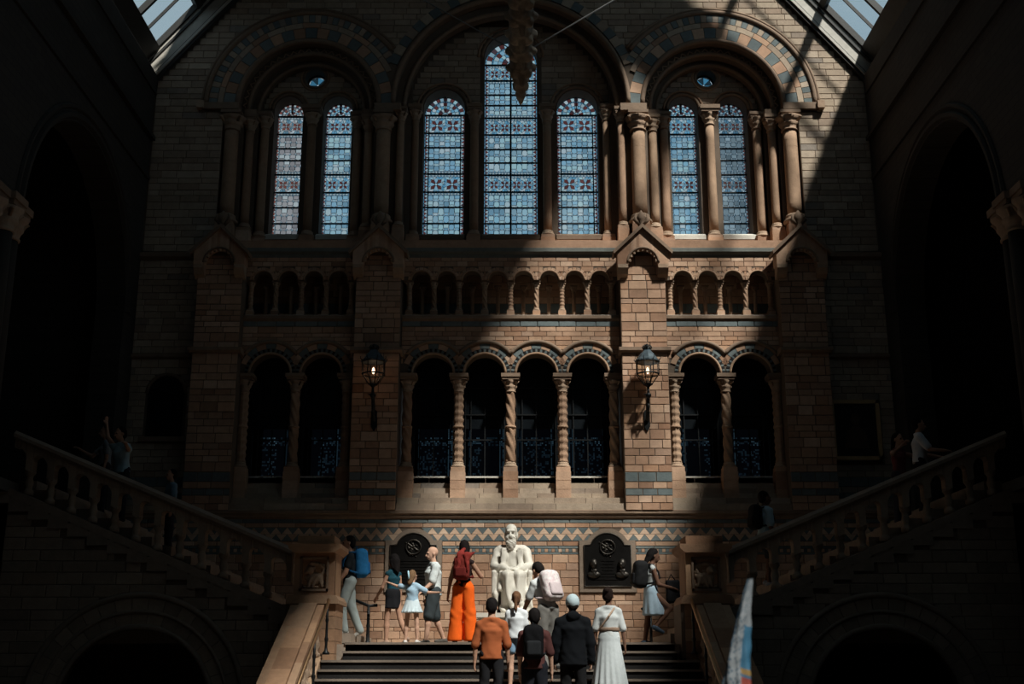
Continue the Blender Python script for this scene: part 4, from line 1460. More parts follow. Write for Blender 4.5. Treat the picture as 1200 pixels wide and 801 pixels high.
def smesh(name, VF, mats, matfn=None, relax=1):
    V, F = VF
    # relax towards neighbours for a smoother skin
    for _ in range(relax):
        S = np.zeros_like(V); C = np.zeros(len(V))
        for i in range(4):
            a, b = F[:, i], F[:, (i + 1) % 4]
            np.add.at(S, a, V[b]); np.add.at(S, b, V[a]); np.add.at(C, a, 1); np.add.at(C, b, 1)
        V = V * .5 + .5 * S / np.maximum(C, 1)[:, None]
    me = bpy.data.meshes.new(name)
    me.vertices.add(len(V)); me.vertices.foreach_set('co', V.astype(np.float32).ravel())
    me.loops.add(F.size); me.loops.foreach_set('vertex_index', F.astype(np.int32).ravel())
    me.polygons.add(len(F))
    me.polygons.foreach_set('loop_start', np.arange(0, F.size, 4, dtype=np.int32))
    me.polygons.foreach_set('use_smooth', np.ones(len(F), bool))
    for m in (mats if isinstance(mats, (list, tuple)) else [mats]): me.materials.append(m)
    if matfn is not None:
        me.polygons.foreach_set('material_index', matfn(V[F].mean(1)).astype(np.int32))
    me.update(calc_edges=True)
    return me


def sobj(name, prims, mat, parent, loc=(0, 0, 0), local=False, **kw):
    me = smesh(name, solid(prims, **kw), mat)
    o = bpy.data.objects.new(name, me)
    link(o, parent)
    o.location = Vector(loc) if local else Vector(loc) - OFF.get(parent.name, Vector((0, 0, 0)))
    return o


# ---- reliefs on the pedestals (a crouching beast among leaves)
for s in (-1, 1):
    cx = s * 3.27
    f = s * .8
    y = 20.33
    pr = [('ell', (cx, y, 3.78), (.15, .05, .10), None), ('ell', (cx + .10 * f, y - .03, 3.92), (.065, .06, .07), None), ('cap', (cx + .13 * f, y - .07, 3.90), (cx + .16 * f, y - .06, 3.89), .025, .02),
          ('cap', (cx - .10 * f, y, 3.80), (cx - .16 * f, y - .02, 3.66), .05, .025), ('cap', (cx + .08 * f, y - .01, 3.78), (cx + .12 * f, y - .03, 3.64), .045, .025), ('cap', (cx, y - .02, 3.74), (cx + .03 * f, y - .03, 3.64), .04, .022),
          ('cap', (cx - .14 * f, y, 3.84), (cx - .20 * f, y - .01, 3.95), .03, .018), ('cap', (cx - .20 * f, y - .01, 3.95), (cx - .12 * f, y - .02, 4.02), .018, .025)]
    for k in range(9):
        a = PI * (k + .5) / 9
        pr.append(('ell', (cx + .16 * math.cos(a), y + .01, 3.86 + .17 * math.sin(a)), (.04, .03, .035), None))
    for k in range(6): pr.append(('ell', (cx - .17 + .068 * k, y + .01, 3.64), (.035, .025, .025), None))
    for k in range(16): pr.append(('ell', (cx + random.uniform(-.17, .17), y + .005, random.uniform(3.64, 4.04)), (random.uniform(.018, .04), .03, random.uniform(.018, .04)), None))
    sobj('carved_panel', pr, M['carve'], PEDS[s], h=.010, k=.012)

# ---- bronze plaques
def plaque(cx, label, busts):
    t = thing('plaque', label, 'plaque', (cx, DF, 3.82))
    def outline(hw, zb, zsh, ra, zc):
        a0 = math.asin(max(-1, min(1, (zsh - zc) / ra)))
        pts = [(cx - hw, zb), (cx + hw, zb), (cx + hw, zsh)]
        pts += [(cx + ra * math.cos(a0 + (PI - 2 * a0) * i / 20), zc + ra * math.sin(a0 + (PI - 2 * a0) * i / 20)) for i in range(21)]
        pts += [(cx - hw, zsh)]
        return pts
    MB().prism(outline(.57, 3.81, 4.84, .46, 4.62), DF - .05, DF + .05).build('stone_frame', M['frame'], t)
    MB().prism(outline(.47, 3.92, 4.74, .36, 4.62), DF - .065, DF + .02).build('bronze_panel', M['bronze'], t)
    fr = MB()
    q = outline(.47, 3.92, 4.74, .36, 4.62)
    fr.tube([(x, DF - .065, z) for x, z in q], .016, 6, closed=True)
    fr.build('panel_bead', M['bronze2'], t, True)
    y = DF - .07
    ro = MB()
    ro.tube([(cx + .15 * math.cos(2 * PI * i / 28), y - .01, 4.70 + .15 * math.sin(2 * PI * i / 28) * .95) for i in range(28)], .016, 6, closed=True)
    ro.build('wreath', M['bronze2'], t, True)
    pr = [('cap', (cx - .10, y, 4.76), (cx + .09, y, 4.64), .018, .014)]
    rn = random.Random(int(cx * 10))
    for i in range(22):
        a = rn.uniform(0, 2 * PI); r = rn.uniform(.03, .2)
        pr.append(('ell', (cx + r * math.cos(a), y, 4.68 + r * .9 * math.sin(a)), (rn.uniform(.012, .03), .018, rn.uniform(.012, .03)), None))
    sobj('crest_relief', pr, M['bronze2'], t, h=.008, k=.012)
    if busts:
        for s in (-1, 1):
            bx = cx + s * .285
            pr = [('ell', (bx, y - .02, 4.37), (.078, .075, .095), None), ('ell', (bx - s * .03, y - .08, 4.35), (.02, .03, .025), None), ('cap', (bx, y, 4.30), (bx, y, 4.24), .045, .06),
                  ('ell', (bx, y, 4.15), (.135, .05, .075), None), ('ell', (bx, y - .05, 4.31), (.05, .04, .035), None), ('cap', (bx - .05, y - .04, 4.24), (bx + .04, y - .045, 4.13), .014, .012), ('cap', (bx + .05, y - .04, 4.24), (bx, y - .045, 4.15), .014, .012)]
            sobj('bust_relief', pr, M['bronze2'], t, h=.010, k=.014)
    ln = MB()
    for i in range(7):
        w = (.13 if i < 5 and busts else .30) - .02 * (i % 2)
        z = 4.42 - i * .062 if busts else 4.42 - i * .06
        ln.box(cx - w, cx + w, y - .004, y + .01, z, z + .012)
    ln.build('raised_lines', M['bronze'], t)
    return t


plaque(-1.96, 'arched dark bronze plaque behind the bald man, left of the statue', False)
plaque(1.96, 'arched bronze plaque with two busts, right of the statue', True)

# ---- wall lanterns
def lantern(cx, label):
    y = PF - .42
    t = thing('wall_lantern', label, 'lantern', (cx, PF, 7.3))
    zt, zm, zb = 8.44, 8.18, 7.97
    R1, R2, R3 = .24, .24, .09
    n = 8
    pt = lambda r, z, i: (cx + r * math.cos(2 * PI * (i + .5) / n), y + r * math.sin(2 * PI * (i + .5) / n), z)
    cg = MB()
    for i in range(n):
        cg.tube([pt(R1, zt, i), pt(R2, zm, i), pt(R3, zb, i)], .010, 6)
    for r, z in ((R1, zt), (R2, zm), (R3, zb)):
        cg.tube([pt(r, z, i) for i in range(n)], .016, 6, closed=True)
    cg.build('cage', M['iron'], t)
    for i in range(n):
        g = MB(); k = .985
        g.add([pt(R1 * k, zt, i), pt(R1 * k, zt, i + 1), pt(R2 * k, zm, i + 1), pt(R2 * k, zm, i)], [(0, 1, 2, 3)])
        g.add([pt(R2 * k, zm, i), pt(R2 * k, zm, i + 1), pt(R3 * k, zb, i + 1), pt(R3 * k, zb, i)], [(0, 1, 2, 3)])
        g.build('pane', M['lampglass'], t)
    rf = MB().lathe([(.262, 8.44), (.262, 8.47), (.21, 8.52), (.16, 8.60), (.085, 8.68), (.085, 8.70), (.02, 8.70)], cx, y, 8)
    ro = rf.build('hood', M['copper'], t)
    cr = MB().lathe([(.07, 8.70), (.08, 8.73), (.05, 8.76), (.05, 8.80), (.02, 8.83)], cx, y, 10)
    for i in range(8):
        a = 2 * PI * i / 8
        cr.tube([(cx + .07 * math.cos(a), y + .07 * math.sin(a), 8.70), (cx + .10 * math.cos(a), y + .10 * math.sin(a), 8.76), (cx + .07 * math.cos(a), y + .07 * math.sin(a), 8.80)], .011, 5)
    for i in range(8):
        cr.tube([pt(.25, 8.46, i), pt(.285, 8.50, i), pt(.28, 8.54, i)], .008, 5)
    cr.build('crown', M['iron'], ro, True)
    MB().lathe([(.02, 7.90), (.05, 7.93), (.085, 7.97), (.03, 7.99), (.015, 8.08)], cx, y, 10).build('cup', M['iron'], t, True)
    MB().lathe([(.010, 8.19), (.026, 8.22), (.031, 8.26), (.02, 8.31), (.006, 8.33)], cx, y, 10).build('bulb', M['bulb'], t, True)
    br = MB().tube([(cx, PF, 7.28), (cx, PF - .08, 7.30), (cx, PF - .20, 7.42), (cx, PF - .26, 7.58), (cx, PF - .36, 7.70), (cx, y, 7.80), (cx, y, 7.92)], [.045, .04, .035, .04, .035, .03, .025], 8)
    br.tube([(cx, PF - .20, 7.44), (cx, PF - .33, 7.46), (cx, PF - .36, 7.56), (cx, PF - .28, 7.60)], .02, 6)
    br.lathe([(.02, 7.68), (.06, 7.72), (.06, 7.76), (.02, 7.80)], cx, y, 8)
    br.tube([(cx - .10, y, 7.76), (cx + .03, y, 7.74)], [.008, .03], 6)
    br.build('bracket', M['iron'], t, True)
    MB().prism([(cx - .06, 7.16), (cx, 7.06), (cx + .06, 7.16), (cx + .06, 7.48), (cx, 7.54), (cx - .06, 7.48)], PF - .05, PF).build('back_plate', M['iron'], t)
    ld = bpy.data.lights.new('lantern_light', 'POINT'); ld.energy = 1.0; ld.color = (1.0, .6, .35); ld.shadow_soft_size = .05
    lo = bpy.data.objects.new('lantern_light', ld); link(lo, t); lo.location = (0, y - PF, 8.25 - 7.3)
    return t


lantern(-2.83, 'eight sided iron lantern glowing dimly on the left shaded pier')
lantern(2.83, 'eight sided iron lantern on the right sunlit pier')

# ---- portrait on the right side wall
t = thing('picture', 'dark portrait in a narrow gilt frame on the right wall', 'picture', (7.3, 24.88, 6.55))
f = MB()
for (xa, xb, za, zb) in ((6.78, 7.82, 7.76, 7.84), (6.78, 7.82, 6.55, 6.63), (6.78, 6.86, 6.55, 7.84), (7.74, 7.82, 6.55, 7.84)): f.box(xa, xb, 24.80, 24.88, za, zb)
f.build('frame', M['gilt'], t)
MB().box(6.85, 7.75, 24.84, 24.88, 6.62, 7.77).build('canvas', M['canvas'], t)
face = MB().prism([(7.3 + .10 * math.cos(2 * PI * i / 16), 7.42 + .13 * math.sin(2 * PI * i / 16)) for i in range(16)], 24.835, 24.84)
face.prism([(7.05, 6.8), (7.55, 6.8), (7.5, 7.15), (7.36, 7.28), (7.24, 7.28), (7.1, 7.15)], 24.836, 24.84)
face.build('painted_figure', matte('painted_figure', (.075, .05, .035), var=.3), t)

# ---- tail of the suspended whale skeleton
wh = thing('whale_skeleton', 'tail bones of a whale skeleton hanging from the roof', 'skeleton', (.28, 16.0, 11.3))
def tailp(t):   # t = 0 tip .. 1
    return Vector((.17 - .02 * t, 17.55 - 6.2 * t, 11.15 + .75 * t - .5 * t * t))
NV = 15
for i in range(NV):
    t = i / (NV - 1)
    p = tailp(t); w = .06 + .16 * min(1, t * 9) ** .7 + .02 * t
    d = (tailp(t + .02) - tailp(t)).normalized()
    L = .19
    b = p + d * L
    sd_ = Vector((1, 0, 0))
    pr = [('cap', p - d * .02, b, w * .62, w * .62), ('ell', p - d * .02, (w * .75, w * .25, w * .75), None), ('ell', b, (w * .78, w * .25, w * .78), None)]
    if i > 1:
        for s in (-1, 1):
            pr.append(('cap', p + sd_ * s * w * .4 + d * .10, p + sd_ * s * w * .80 + d * .06 + Vector((0, 0, -.02)), w * .36, w * .28))
            pr.append(('ell', p + sd_ * s * w * .45 + d * .05 + Vector((0, 0, -w * .5)), (w * .34, w * .5, w * .3), None))
        pr.append(('cap', p + Vector((0, 0, w * .5)), p + Vector((0, .05, w * 1.6)), w * .3, w * .14))
        pr.append(('cap', p + Vector((0, 0, -w * .45)) + d * .1, p + Vector((0.02, .04, -w * 1.15)), w * .28, w * .16))
    if i == 0: pr = [('cap', b, p - d * .10, w * 1.4, .02), ('ell', b, (w * 1.5, w * .6, w * 1.4), None)]
    sobj('vertebra', pr, M['bone'], wh, h=.016, k=.03, wrinkle=(.006, 38))
MB().tube([tailp(.22) + Vector((.18, 0, .05)), (7.9, 16.8, 16.6)], .012, 5).build('cable', M['cable'], wh)
MB().tube([tailp(.22) + Vector((-.18, 0, .05)), (-7.9, 16.8, 16.6)], .010, 5).build('cable', M['cable'], wh)
MB().tube([tailp(.72) + Vector((0, 0, .2)), (.3, 13.8, 24.6)], .012, 5).build('cable', M['cable'], wh)

# ---- furled flag near the viewer
fl = thing('guide_flag', 'furled blue and white guide flag held up close to the viewer', 'flag', (1.06, 7.0, 0))
MB().tube([(1.22, 7.0, 0.0), (1.24, 7.0, 1.7), (1.39, 7.0, 2.77)], .008, 6).build('pole', M['iron'], fl)
mb = MB()
NA, NZ = 36, 46
ax_ = lambda t: (1.405 - .12 * t - .02 * math.sin(3 * t), 7.0, 2.815 - .70 * t)
rad = lambda t: .012 + .016 * min(1, t * 3) ** .7 + .042 * t ** 1.7
vs = []
for j in range(NZ + 1):
    t = j / NZ
    cx_, cy_, cz_ = ax_(t)
    for i in range(NA):
        a = 2 * PI * i / NA
        fold = 1 + .22 * math.sin(3 * a + 4 * t) + .12 * math.sin(7 * a - 9 * t) + .05 * math.sin(40 * t + 3 * a)
        lob = 1.0 + (.35 * t * max(0, math.cos(a - .2)))
        vs.append((cx_ + rad(t) * fold * lob * math.cos(a), cy_ + rad(t) * .9 * fold * math.sin(a), cz_ - .05 * math.cos(a) * t))
b0 = len(mb.v)
mb.v += vs
for j in range(NZ):
    for i in range(NA):
        t = (j + .5) / NZ; a = 2 * PI * (i + .5) / NA
        front = (a / (2 * PI)) % 1
        n_ = math.sin(9.1 * j * .37 + 5.3 * i) * math.sin(3.7 * i * .9 + j * .83)
        if .80 < front or front < .06:      # right lobe
            col = (.05, .24, .42)
            if t > .69: col = (.50, .30, .08)
            if t > .74: col = (.07, .22, .40)
            if t > .77: col = (.55, .08, .05)
            if t < .38: col = (.42, .46, .50)
        elif .62 < front <= .80:
            col = (.50, .54, .58) if n_ > -.35 else (.16, .24, .32)
        elif front > .5:
            col = (.10, .22, .34) if n_ > 0 else (.36, .42, .48)
        else: col = (.12, .25, .38)
        mb.f.append((b0 + j * NA + i, b0 + j * NA + (i + 1) % NA, b0 + (j + 1) * NA + (i + 1) % NA, b0 + (j + 1) * NA + i)); mb.m.append(0); mb.c.append(tuple(.40 * q for q in col))
mb.f.append(tuple(b0 + i for i in range(NA))); mb.m.append(0); mb.c.append((.6, .62, .64))
mb.build('cloth', attrmat('flag_cloth', .7), fl, True)
# ================================================================== people
SKIN = {'light': matte('skin_light', (.52, .31, .22), var=.08, bump=0, pieces=False), 'tan': matte('skin_tan', (.38, .21, .14), var=.08, bump=0, pieces=False), 'dark': matte('skin_brown', (.15, .075, .048), var=.08, bump=0, pieces=False)}
EYE = matte('eye_dark', (.015, .012, .01), rough=.3, bump=0)
LIP = matte('lip', (.30, .11, .09), bump=0)
_cl = {}


def cloth(c):
    if c not in _cl: _cl[c] = matte('cloth_%d' % len(_cl), c, rough=.9, var=.12, bump=.12, scale=14, spec=.1, pieces=False)
    return _cl[c]


V3 = lambda *a: np.array(a, float)


def unit(v):
    v = np.array(v, float)
    return v / np.linalg.norm(v)


def rotx(v, a):
    c, s = math.cos(a), math.sin(a)
    return V3(v[0], v[1] * c - v[2] * s, v[1] * s + v[2] * c)


def rotz(v, a):
    c, s = math.cos(a), math.sin(a)
    return V3(v[0] * c - v[1] * s, v[0] * s + v[1] * c, v[2])


def roty(v, a):
    c, s = math.cos(a), math.sin(a)
    return V3(v[0] * c + v[2] * s, v[1], -v[0] * s + v[2] * c)


STAND = dict(armL=((-.14, 0, -1), (-.02, .16, -1)), armR=((.14, 0, -1), (.02, .16, -1)), legL=((-.04, .04, -1), (-.02, -.03, -1)), legR=((.04, -.02, -1), (.02, -.05, -1)),
             lean=0.03, side=0.0, headp=0.0, heady=0.0)


def person(label, loc, heading, H, skin='light', sex='m', pose=None, top=None, bottom=None, shoes=(.03, .03, .03), hair=None, group=None, extra=None, grp=False, hres=.0125, build_=1.0):
    """facing +Y at heading 0; heading turns counter-clockwise. Returns the root"""
    ps = dict(STAND); ps.update(pose or {})
    s = H / 1.72
    fem = sex == 'f'
    up = lambda v: roty(rotx(np.array(v, float), -ps['lean']), ps['side'])
    pel = V3(0, 0, 0)
    hw, sw = (.085, .140) if fem else (.085, .165)
    sw *= build_
    chest = pel + up((0, 0, .30)) * s
    shl = pel + up((0, 0, .455)) * s
    nb = pel + up((0, -.01, .49)) * s
    hb = nb + up((0, .02, .055)) * s
    hd = None
    J = {}
    for sd, sg in (('L', -1), ('R', 1)):
        sh = shl + up((sg * sw, 0, -.065)) * s
        u, f = ps['arm' + sd]
        el = sh + unit(u) * .285 * s
        wr = el + unit(f) * .245 * s
        J['sh' + sd], J['el' + sd], J['wr' + sd], J['fd' + sd] = sh, el, wr, unit(f)
        hp = pel + V3(sg * hw, 0, -.03) * s
        t, k = ps['leg' + sd]
        kn = hp + unit(t) * .43 * s
        an = kn + unit(k) * .41 * s
        J['hp' + sd], J['kn' + sd], J['an' + sd] = hp, kn, an
        J['ft' + sd] = ps.get('foot' + sd, (sg * .12, 1, -.0))
    low = min(J['anL'][2], J['anR'][2]) - .075 * s
    dz = V3(0, 0, -low)
    for k in list(J):
        if k[:2] in ('sh', 'el', 'wr', 'hp', 'kn', 'an'): J[k] = J[k] + dz
    pel, chest, shl, nb, hb = pel + dz, chest + dz, shl + dz, nb + dz, hb + dz
    hs_ = s * (1.08 if H > 1.5 else 1.22)
    hd = lambda v: hb + rotz(rotx(np.array(v, float) * hs_, -ps['lean'] * .5 - ps['headp']), ps['heady'])
    hc = hd((0, .015, .105))
    XS = unit(J['shR'] - J['shL'])
    g = 0.92 if fem else 1.0
    bd = build_
    torso = [('ecap', pel + V3(0, 0, -.02) * s, pel + up((0, 0, .13)) * s, (.145 * s * bd, .120 * s * g * bd), (.10 * s * bd, .088 * s * bd), XS),
             ('ecap', pel + up((0, 0, .13)) * s, chest, (.122 * s * g * bd, .150 * s * g * bd), (.09 * s * bd, .108 * s * bd), XS),
             ('ecap', chest, shl + up((0, 0, -.09)) * s, (.150 * s * g * bd, .120 * s * g * bd), (.108 * s * bd, .085 * s), XS),
             ('cap', J['shL'], J['shR'], .048 * s * g, .048 * s * g), ('cap', nb + V3(0, 0, -.015), J['shL'], .048 * s * g, .042 * s * g), ('cap', nb + V3(0, 0, -.015), J['shR'], .048 * s * g, .042 * s * g)]
    head_ = [('ell', hd((0, -.005, .125)), V3(.076, .096, .092) * s, None), ('ell', hd((0, .025, .075)), V3(.062, .075, .085) * s, None), ('cap', hd((0, .06, .015)), hd((0, .07, .03)), .03 * s, .03 * s),
             ('cap', hd((0, .098, .085)), hd((0, .116, .06)), .011 * s, .016 * s), ('cap', hd((-.03, .09, .105)), hd((.03, .09, .105)), .014 * s, .014 * s),
             ('ell', hd((-.077, .0, .08)), V3(.012, .02, .032) * s, None), ('ell', hd((.077, .0, .08)), V3(.012, .02, .032) * s, None),
             ('cap', hd((-.02, .088, .035)), hd((.02, .088, .035)), .012 * s, .012 * s),
             ('cap', nb + V3(0, 0, -.02), hb + (hd((0, .01, .05)) - hb), .055 * s * g, .052 * s * g)]
    arms, legs = [], []
    for sd, sg in (('L', -1), ('R', 1)):
        sh, el, wr, fd = J['sh' + sd], J['el' + sd], J['wr' + sd], J['fd' + sd]
        arms += [('cap', sh, el, .052 * s * g, .040 * s * g), ('cap', el, wr, .040 * s * g, .027 * s * g)]
        # hand: palm, four fingers of unequal length, thumb from the side of the palm
        nrm = unit(np.cross(fd, V3(1, 0, 0)) if abs(fd[0]) < .9 else np.cross(fd, V3(0, 1, 0)))
        sdv = unit(np.cross(fd, nrm)) * (1 if sd == 'R' else -1)
        if abs(fd[2]) > .7:
            sdv = V3(0, 1, 0) - fd * fd[1]; sdv = unit(sdv); nrm = unit(np.cross(fd, sdv)) * (1 if sd == 'R' else -1)
            inw = V3(-sg, 0, 0)
            if nrm @ inw < 0: nrm = -nrm
        pm = wr + fd * .045 * s
        arms.append(('ecap', wr + fd * .01 * s, wr + fd * .075 * s, (.034 * s, .038 * s), (.017 * s, .016 * s), sdv))
        for q, (off, ln) in enumerate(((.028, .068), (.010, .076), (-.009, .070), (-.027, .055))):
            b0 = wr + fd * .082 * s + sdv * off * s
            k1 = b0 + unit(fd + nrm * .25) * ln * .5 * s
            k2 = k1 + unit(fd + nrm * 1.1) * ln * .5 * s
            arms += [('cap', b0, k1, .0095 * s, .009 * s), ('cap', k1, k2, .009 * s, .0075 * s)]
        tb = wr + fd * .03 * s + sdv * .03 * s
        tk = tb + unit(sdv + fd * .9) * .035 * s
        arms += [('cap', tb, tk, .013 * s, .011 * s), ('cap', tk, tk + unit(fd + nrm * .5 + sdv * .2) * .032 * s, .011 * s, .008 * s)]
        hp, kn, an = J['hp' + sd], J['kn' + sd], J['an' + sd]
        legs += [('cap', hp, kn, .078 * s * bd, .052 * s), ('cap', kn, kn + (an - kn) * .35, .052 * s, .054 * s), ('cap', kn + (an - kn) * .35, an, .054 * s, .034 * s)]
    feet = {}
    for sd in 'LR':
        an = J['an' + sd]; fdir = unit(J['ft' + sd])
        heel = an + V3(0, 0, -.045) * s - fdir * .045 * s
        toe = an + V3(0, 0, -.05) * s + fdir * .14 * s
        feet[sd] = (heel, toe, an)
        legs += [('cap', an, an + V3(0, 0, -.03) * s, .035 * s, .035 * s), ('cap', heel, toe, .03 * s, .024 * s)]
    root = thing('person', label, 'person', loc, heading, group)
    pr = torso + head_ + arms + legs
    V, F = solid(pr, h=hres, k=.018 * s)
    el_, er_, mo_ = hd((-.032, .1, .092)), hd((.032, .1, .092)), hd((0, .1, .035))
    def mf(c):
        m = np.zeros(len(c), int)
        m[(np.linalg.norm(c - el_, axis=1) < .016 * s) | (np.linalg.norm(c - er_, axis=1) < .016 * s)] = 1
        m[(np.linalg.norm((c - mo_) / np.array([1.6, 1.6, .8]), axis=1) < .016 * s)] = 2
        return m
    bo = bpy.data.objects.new('body', smesh('body', (V, F), [SKIN[skin], EYE, LIP], mf)); link(bo, root)

    def garment(name, prims, col, cuts=(), k=.03, wr=(.0045, 38), h=.016, mat=None):
        o = bpy.data.objects.new(name, smesh(name, solid(prims, h=h, k=k, cuts=cuts, wrinkle=wr), mat or cloth(col)))
        link(o, root); return o

    def inflate(prims, e):
        out = []
        for p in prims:
            if p[0] == 'cap': out.append(('cap', p[1], p[2], p[3] + e, p[4] + e))
            elif p[0] == 'ecap': out.append(('ecap', p[1], p[2], (p[3][0] + e, p[3][1] + e), (p[4][0] + e, p[4][1] + e), p[5]))
            else: out.append((p[0], p[1], p[2] + e, p[3]))
        return out
    upv = unit(up((0, 0, 1)))
    if top:
        e = top.get('loose', .014)
        pr = inflate(torso, e)
        sl = top.get('sleeve', .62)
        for sd in 'LR':
            sh, el, wr = J['sh' + sd], J['el' + sd], J['wr' + sd]
            r0 = .046 * s * g
            if sl > 0:
                q = min(sl, 1)
                pr.append(('cap', sh, sh + (el - sh) * q, r0 + e, 0.042 * s * g + e * 1.2))
            if sl > 1: pr.append(('cap', el, el + (wr - el) * (sl - 1), .045 * s * g + e, .034 * s * g + e))
        hem = top.get('hem', -.06)
        if hem < -.02:
            pr.append(('ecap', pel + up((0, 0, .1)) * s, pel + V3(0, 0, hem) * s, (.125 * s * g * bd + e, .150 * s * bd + e * 1.3), (.09 * s * bd + e, .105 * s * bd + e * 1.3), XS))
        cuts = [(pel + V3(0, 0, hem) * s, -upv), (nb + upv * .005, upv)]
        if top.get('hood'):
            pr += [('ell', nb + up((0, -.07, -.01)) * s, V3(.10, .06, .075) * s, None)]
            cuts = cuts[:1]
        garment('top', pr, top['col'], cuts, k=.016)
        if top.get('belt'):
            bz = pel + up((0, 0, .12)) * s
            garment('belt', [('ecap', bz + upv * .02, bz - upv * .02, (.172 * s, .172 * s), (.137 * s, .137 * s), XS)], top['belt'], [(bz + upv * .03, upv), (bz - upv * .03, -upv)], wr=None)
        if top.get('strap'):
            a, b, m_ = J['shR'] + upv * .07 - XS * .05 - V3(0, .03, 0), pel + up((-.17, -.04, .10)) * s, chest + up((.0, -.155, .02)) * s
            MB().tube([a + V3(0, .08, -.03), a, m_ + (a - m_) * .5 + V3(0, -.02, 0), m_, m_ + (b - m_) * .6 + V3(0, -.015, 0), b], .017, 6).build('shoulder_strap', cloth(top['strap']), None)
            st = bpy.data.objects[-1] if False else None
            o = [o for o in COL.objects if o.name.startswith('shoulder_strap') and o.parent is None][-1]
            o.parent = root
    if bottom:
        k_ = bottom['kind']; e = bottom.get('loose', .016)
        base = [inflate(torso[:1], .008)[0]]
        wz = pel + V3(0, 0, .09) * s
        if k_ in ('trousers', 'shorts', 'wide'):
            for sd in 'LR':
                hp, kn, an = J['hp' + sd], J['kn' + sd], J['an' + sd]
                if k_ == 'shorts':
                    base.append(('cap', hp, hp + (kn - hp) * bottom.get('len', .85), .082 * s * bd + e, .068 * s + e))
                elif k_ == 'wide':
                    base += [('cap', hp, kn, .09 * s + e, .095 * s + e), ('cap', kn, an + V3(0, 0, -.03), .095 * s + e, .12 * s + e)]
                else:
                    base += [('cap', hp, kn, .080 * s * bd + e, .060 * s + e), ('cap', kn, an + (an - kn) * .02, .060 * s + e, .046 * s + e)]
            cuts = [(wz, V3(0, 0, 1))]
            if k_ == 'wide': cuts.append((V3(0, 0, .03), V3(0, 0, -1)))
            garment('trousers' if k_ != 'shorts' else 'shorts', base, bottom['col'], cuts, wr=(.006, 34))
        else:
            L_ = bottom['len']
            hem = pel + V3(*(bottom.get('swing', (0, 0, 0)))) + V3(0, 0, -L_) * s
            fl_ = bottom.get('flare', .08)
            base.append(('ecap', pel + V3(0, 0, .05) * s, hem, (.14 * s + e, .15 * s + fl_), (.10 * s + e, .11 * s + fl_), XS))
            nf = bottom.get('pleats', 11)
            dsp = lambda X, Y, Z: .012 * np.sin(nf * np.arctan2(Y - pel[1], X - pel[0]) + 2 * Z) * np.clip((pel[2] - Z) / (L_ * s), 0, 1)
            o = bpy.data.objects.new('skirt', smesh('skirt', solid(base, h=.016, k=.04, cuts=[(hem + V3(0, 0, .03), V3(0, 0, -1)), (wz + V3(0, 0, .05), V3(0, 0, 1))], disp=dsp), cloth(bottom['col']))); link(o, root)
    if shoes:
        for sd in 'LR':
            heel, toe, an = feet[sd]
            garment('shoe', [('cap', heel, toe, .040 * s, .032 * s), ('cap', an + V3(0, 0, -.03) * s, heel + (toe - heel) * .4, .045 * s, .038 * s)], shoes, [((0, 0, min(heel[2], toe[2]) - .028 * s), (0, 0, -1))], wr=None, h=.014)
    if hair:
        st, col = hair
        hm = matte('hair_%s' % st, col, rough=.8, var=.3, bump=.3, scale=30, spec=.08, pieces=False) if ('h', col) not in _cl else _cl[('h', col)]
        _cl[('h', col)] = hm
        pr = [('ell', hd((0, -.022, .135)), V3(.086, .100, .096) * s, None), ('ell', hd((0, -.05, .08)), V3(.080, .065, .08) * s, None)]
        cuts = []
        fn = rotz(rotx(V3(0, .8, -.6), -ps['lean'] * .5 - ps['headp']), ps['heady'])
        cut = [(hd((0, .055, .13)), fn)]
        if st == 'long':
            pr += [('cap', hd((0, -.06, .08)), hd((0, -.10, -.20)), .085 * s, .06 * s), ('cap', hd((-.06, -.02, .08)), hd((-.075, -.05, -.12)), .04 * s, .04 * s), ('cap', hd((.06, -.02, .08)), hd((.075, -.05, -.12)), .04 * s, .04 * s)]
        if st == 'mid': pr += [('cap', hd((0, -.05, .08)), hd((0, -.08, -.05)), .085 * s, .075 * s)]
        if st == 'pony': pr += [('ell', hd((0, -.115, .12)), V3(.035, .035, .035) * s, None), ('cap', hd((0, -.125, .11)), hd((0.0, -.15, -.06)), .036 * s, .025 * s), ('cap', hd((0, -.15, -.06)), hd((.01, -.13, -.17)), .025 * s, .008 * s)]
        if st == 'bun': pr += [('ell', hd((0, -.11, .17)), V3(.045, .045, .042) * s, None)]
        o = bpy.data.objects.new('hair', smesh('hair', solid(pr, h=.0125, k=.03, cuts=cut, wrinkle=(.003, 70)), hm)); link(o, root)
        if st == 'cap':
            cc = extra['cap']
            pr = [('ell', hd((0, -.012, .125)), V3(.102, .122, .118) * s, None)]
            fnz = rotz(rotx(V3(0, 0, -1), -ps['lean'] * .5 - ps['headp']), ps['heady'])
            o = bpy.data.objects.new('cap', smesh('cap', solid(pr, h=.0125, k=.02, cuts=[(hd((0, 0, .085)), rotz(rotx(V3(0, .35, -1) / 1.06, -ps['lean'] * .5 - ps['headp']), ps['heady']))]), cloth(cc))); link(o, root)
            o2 = bpy.data.objects.new('cap_brim', smesh('cap_brim', solid([('ell', hd((0, .11, .128)), V3(.075, .075, .012) * s, None)], h=.0125, k=.01), cloth(cc))); link(o2, root)
    J.update(pel=pel, chest=chest, shl=shl, nb=nb, up=upv, XS=XS, s=s, hd=hd)
    return root, J


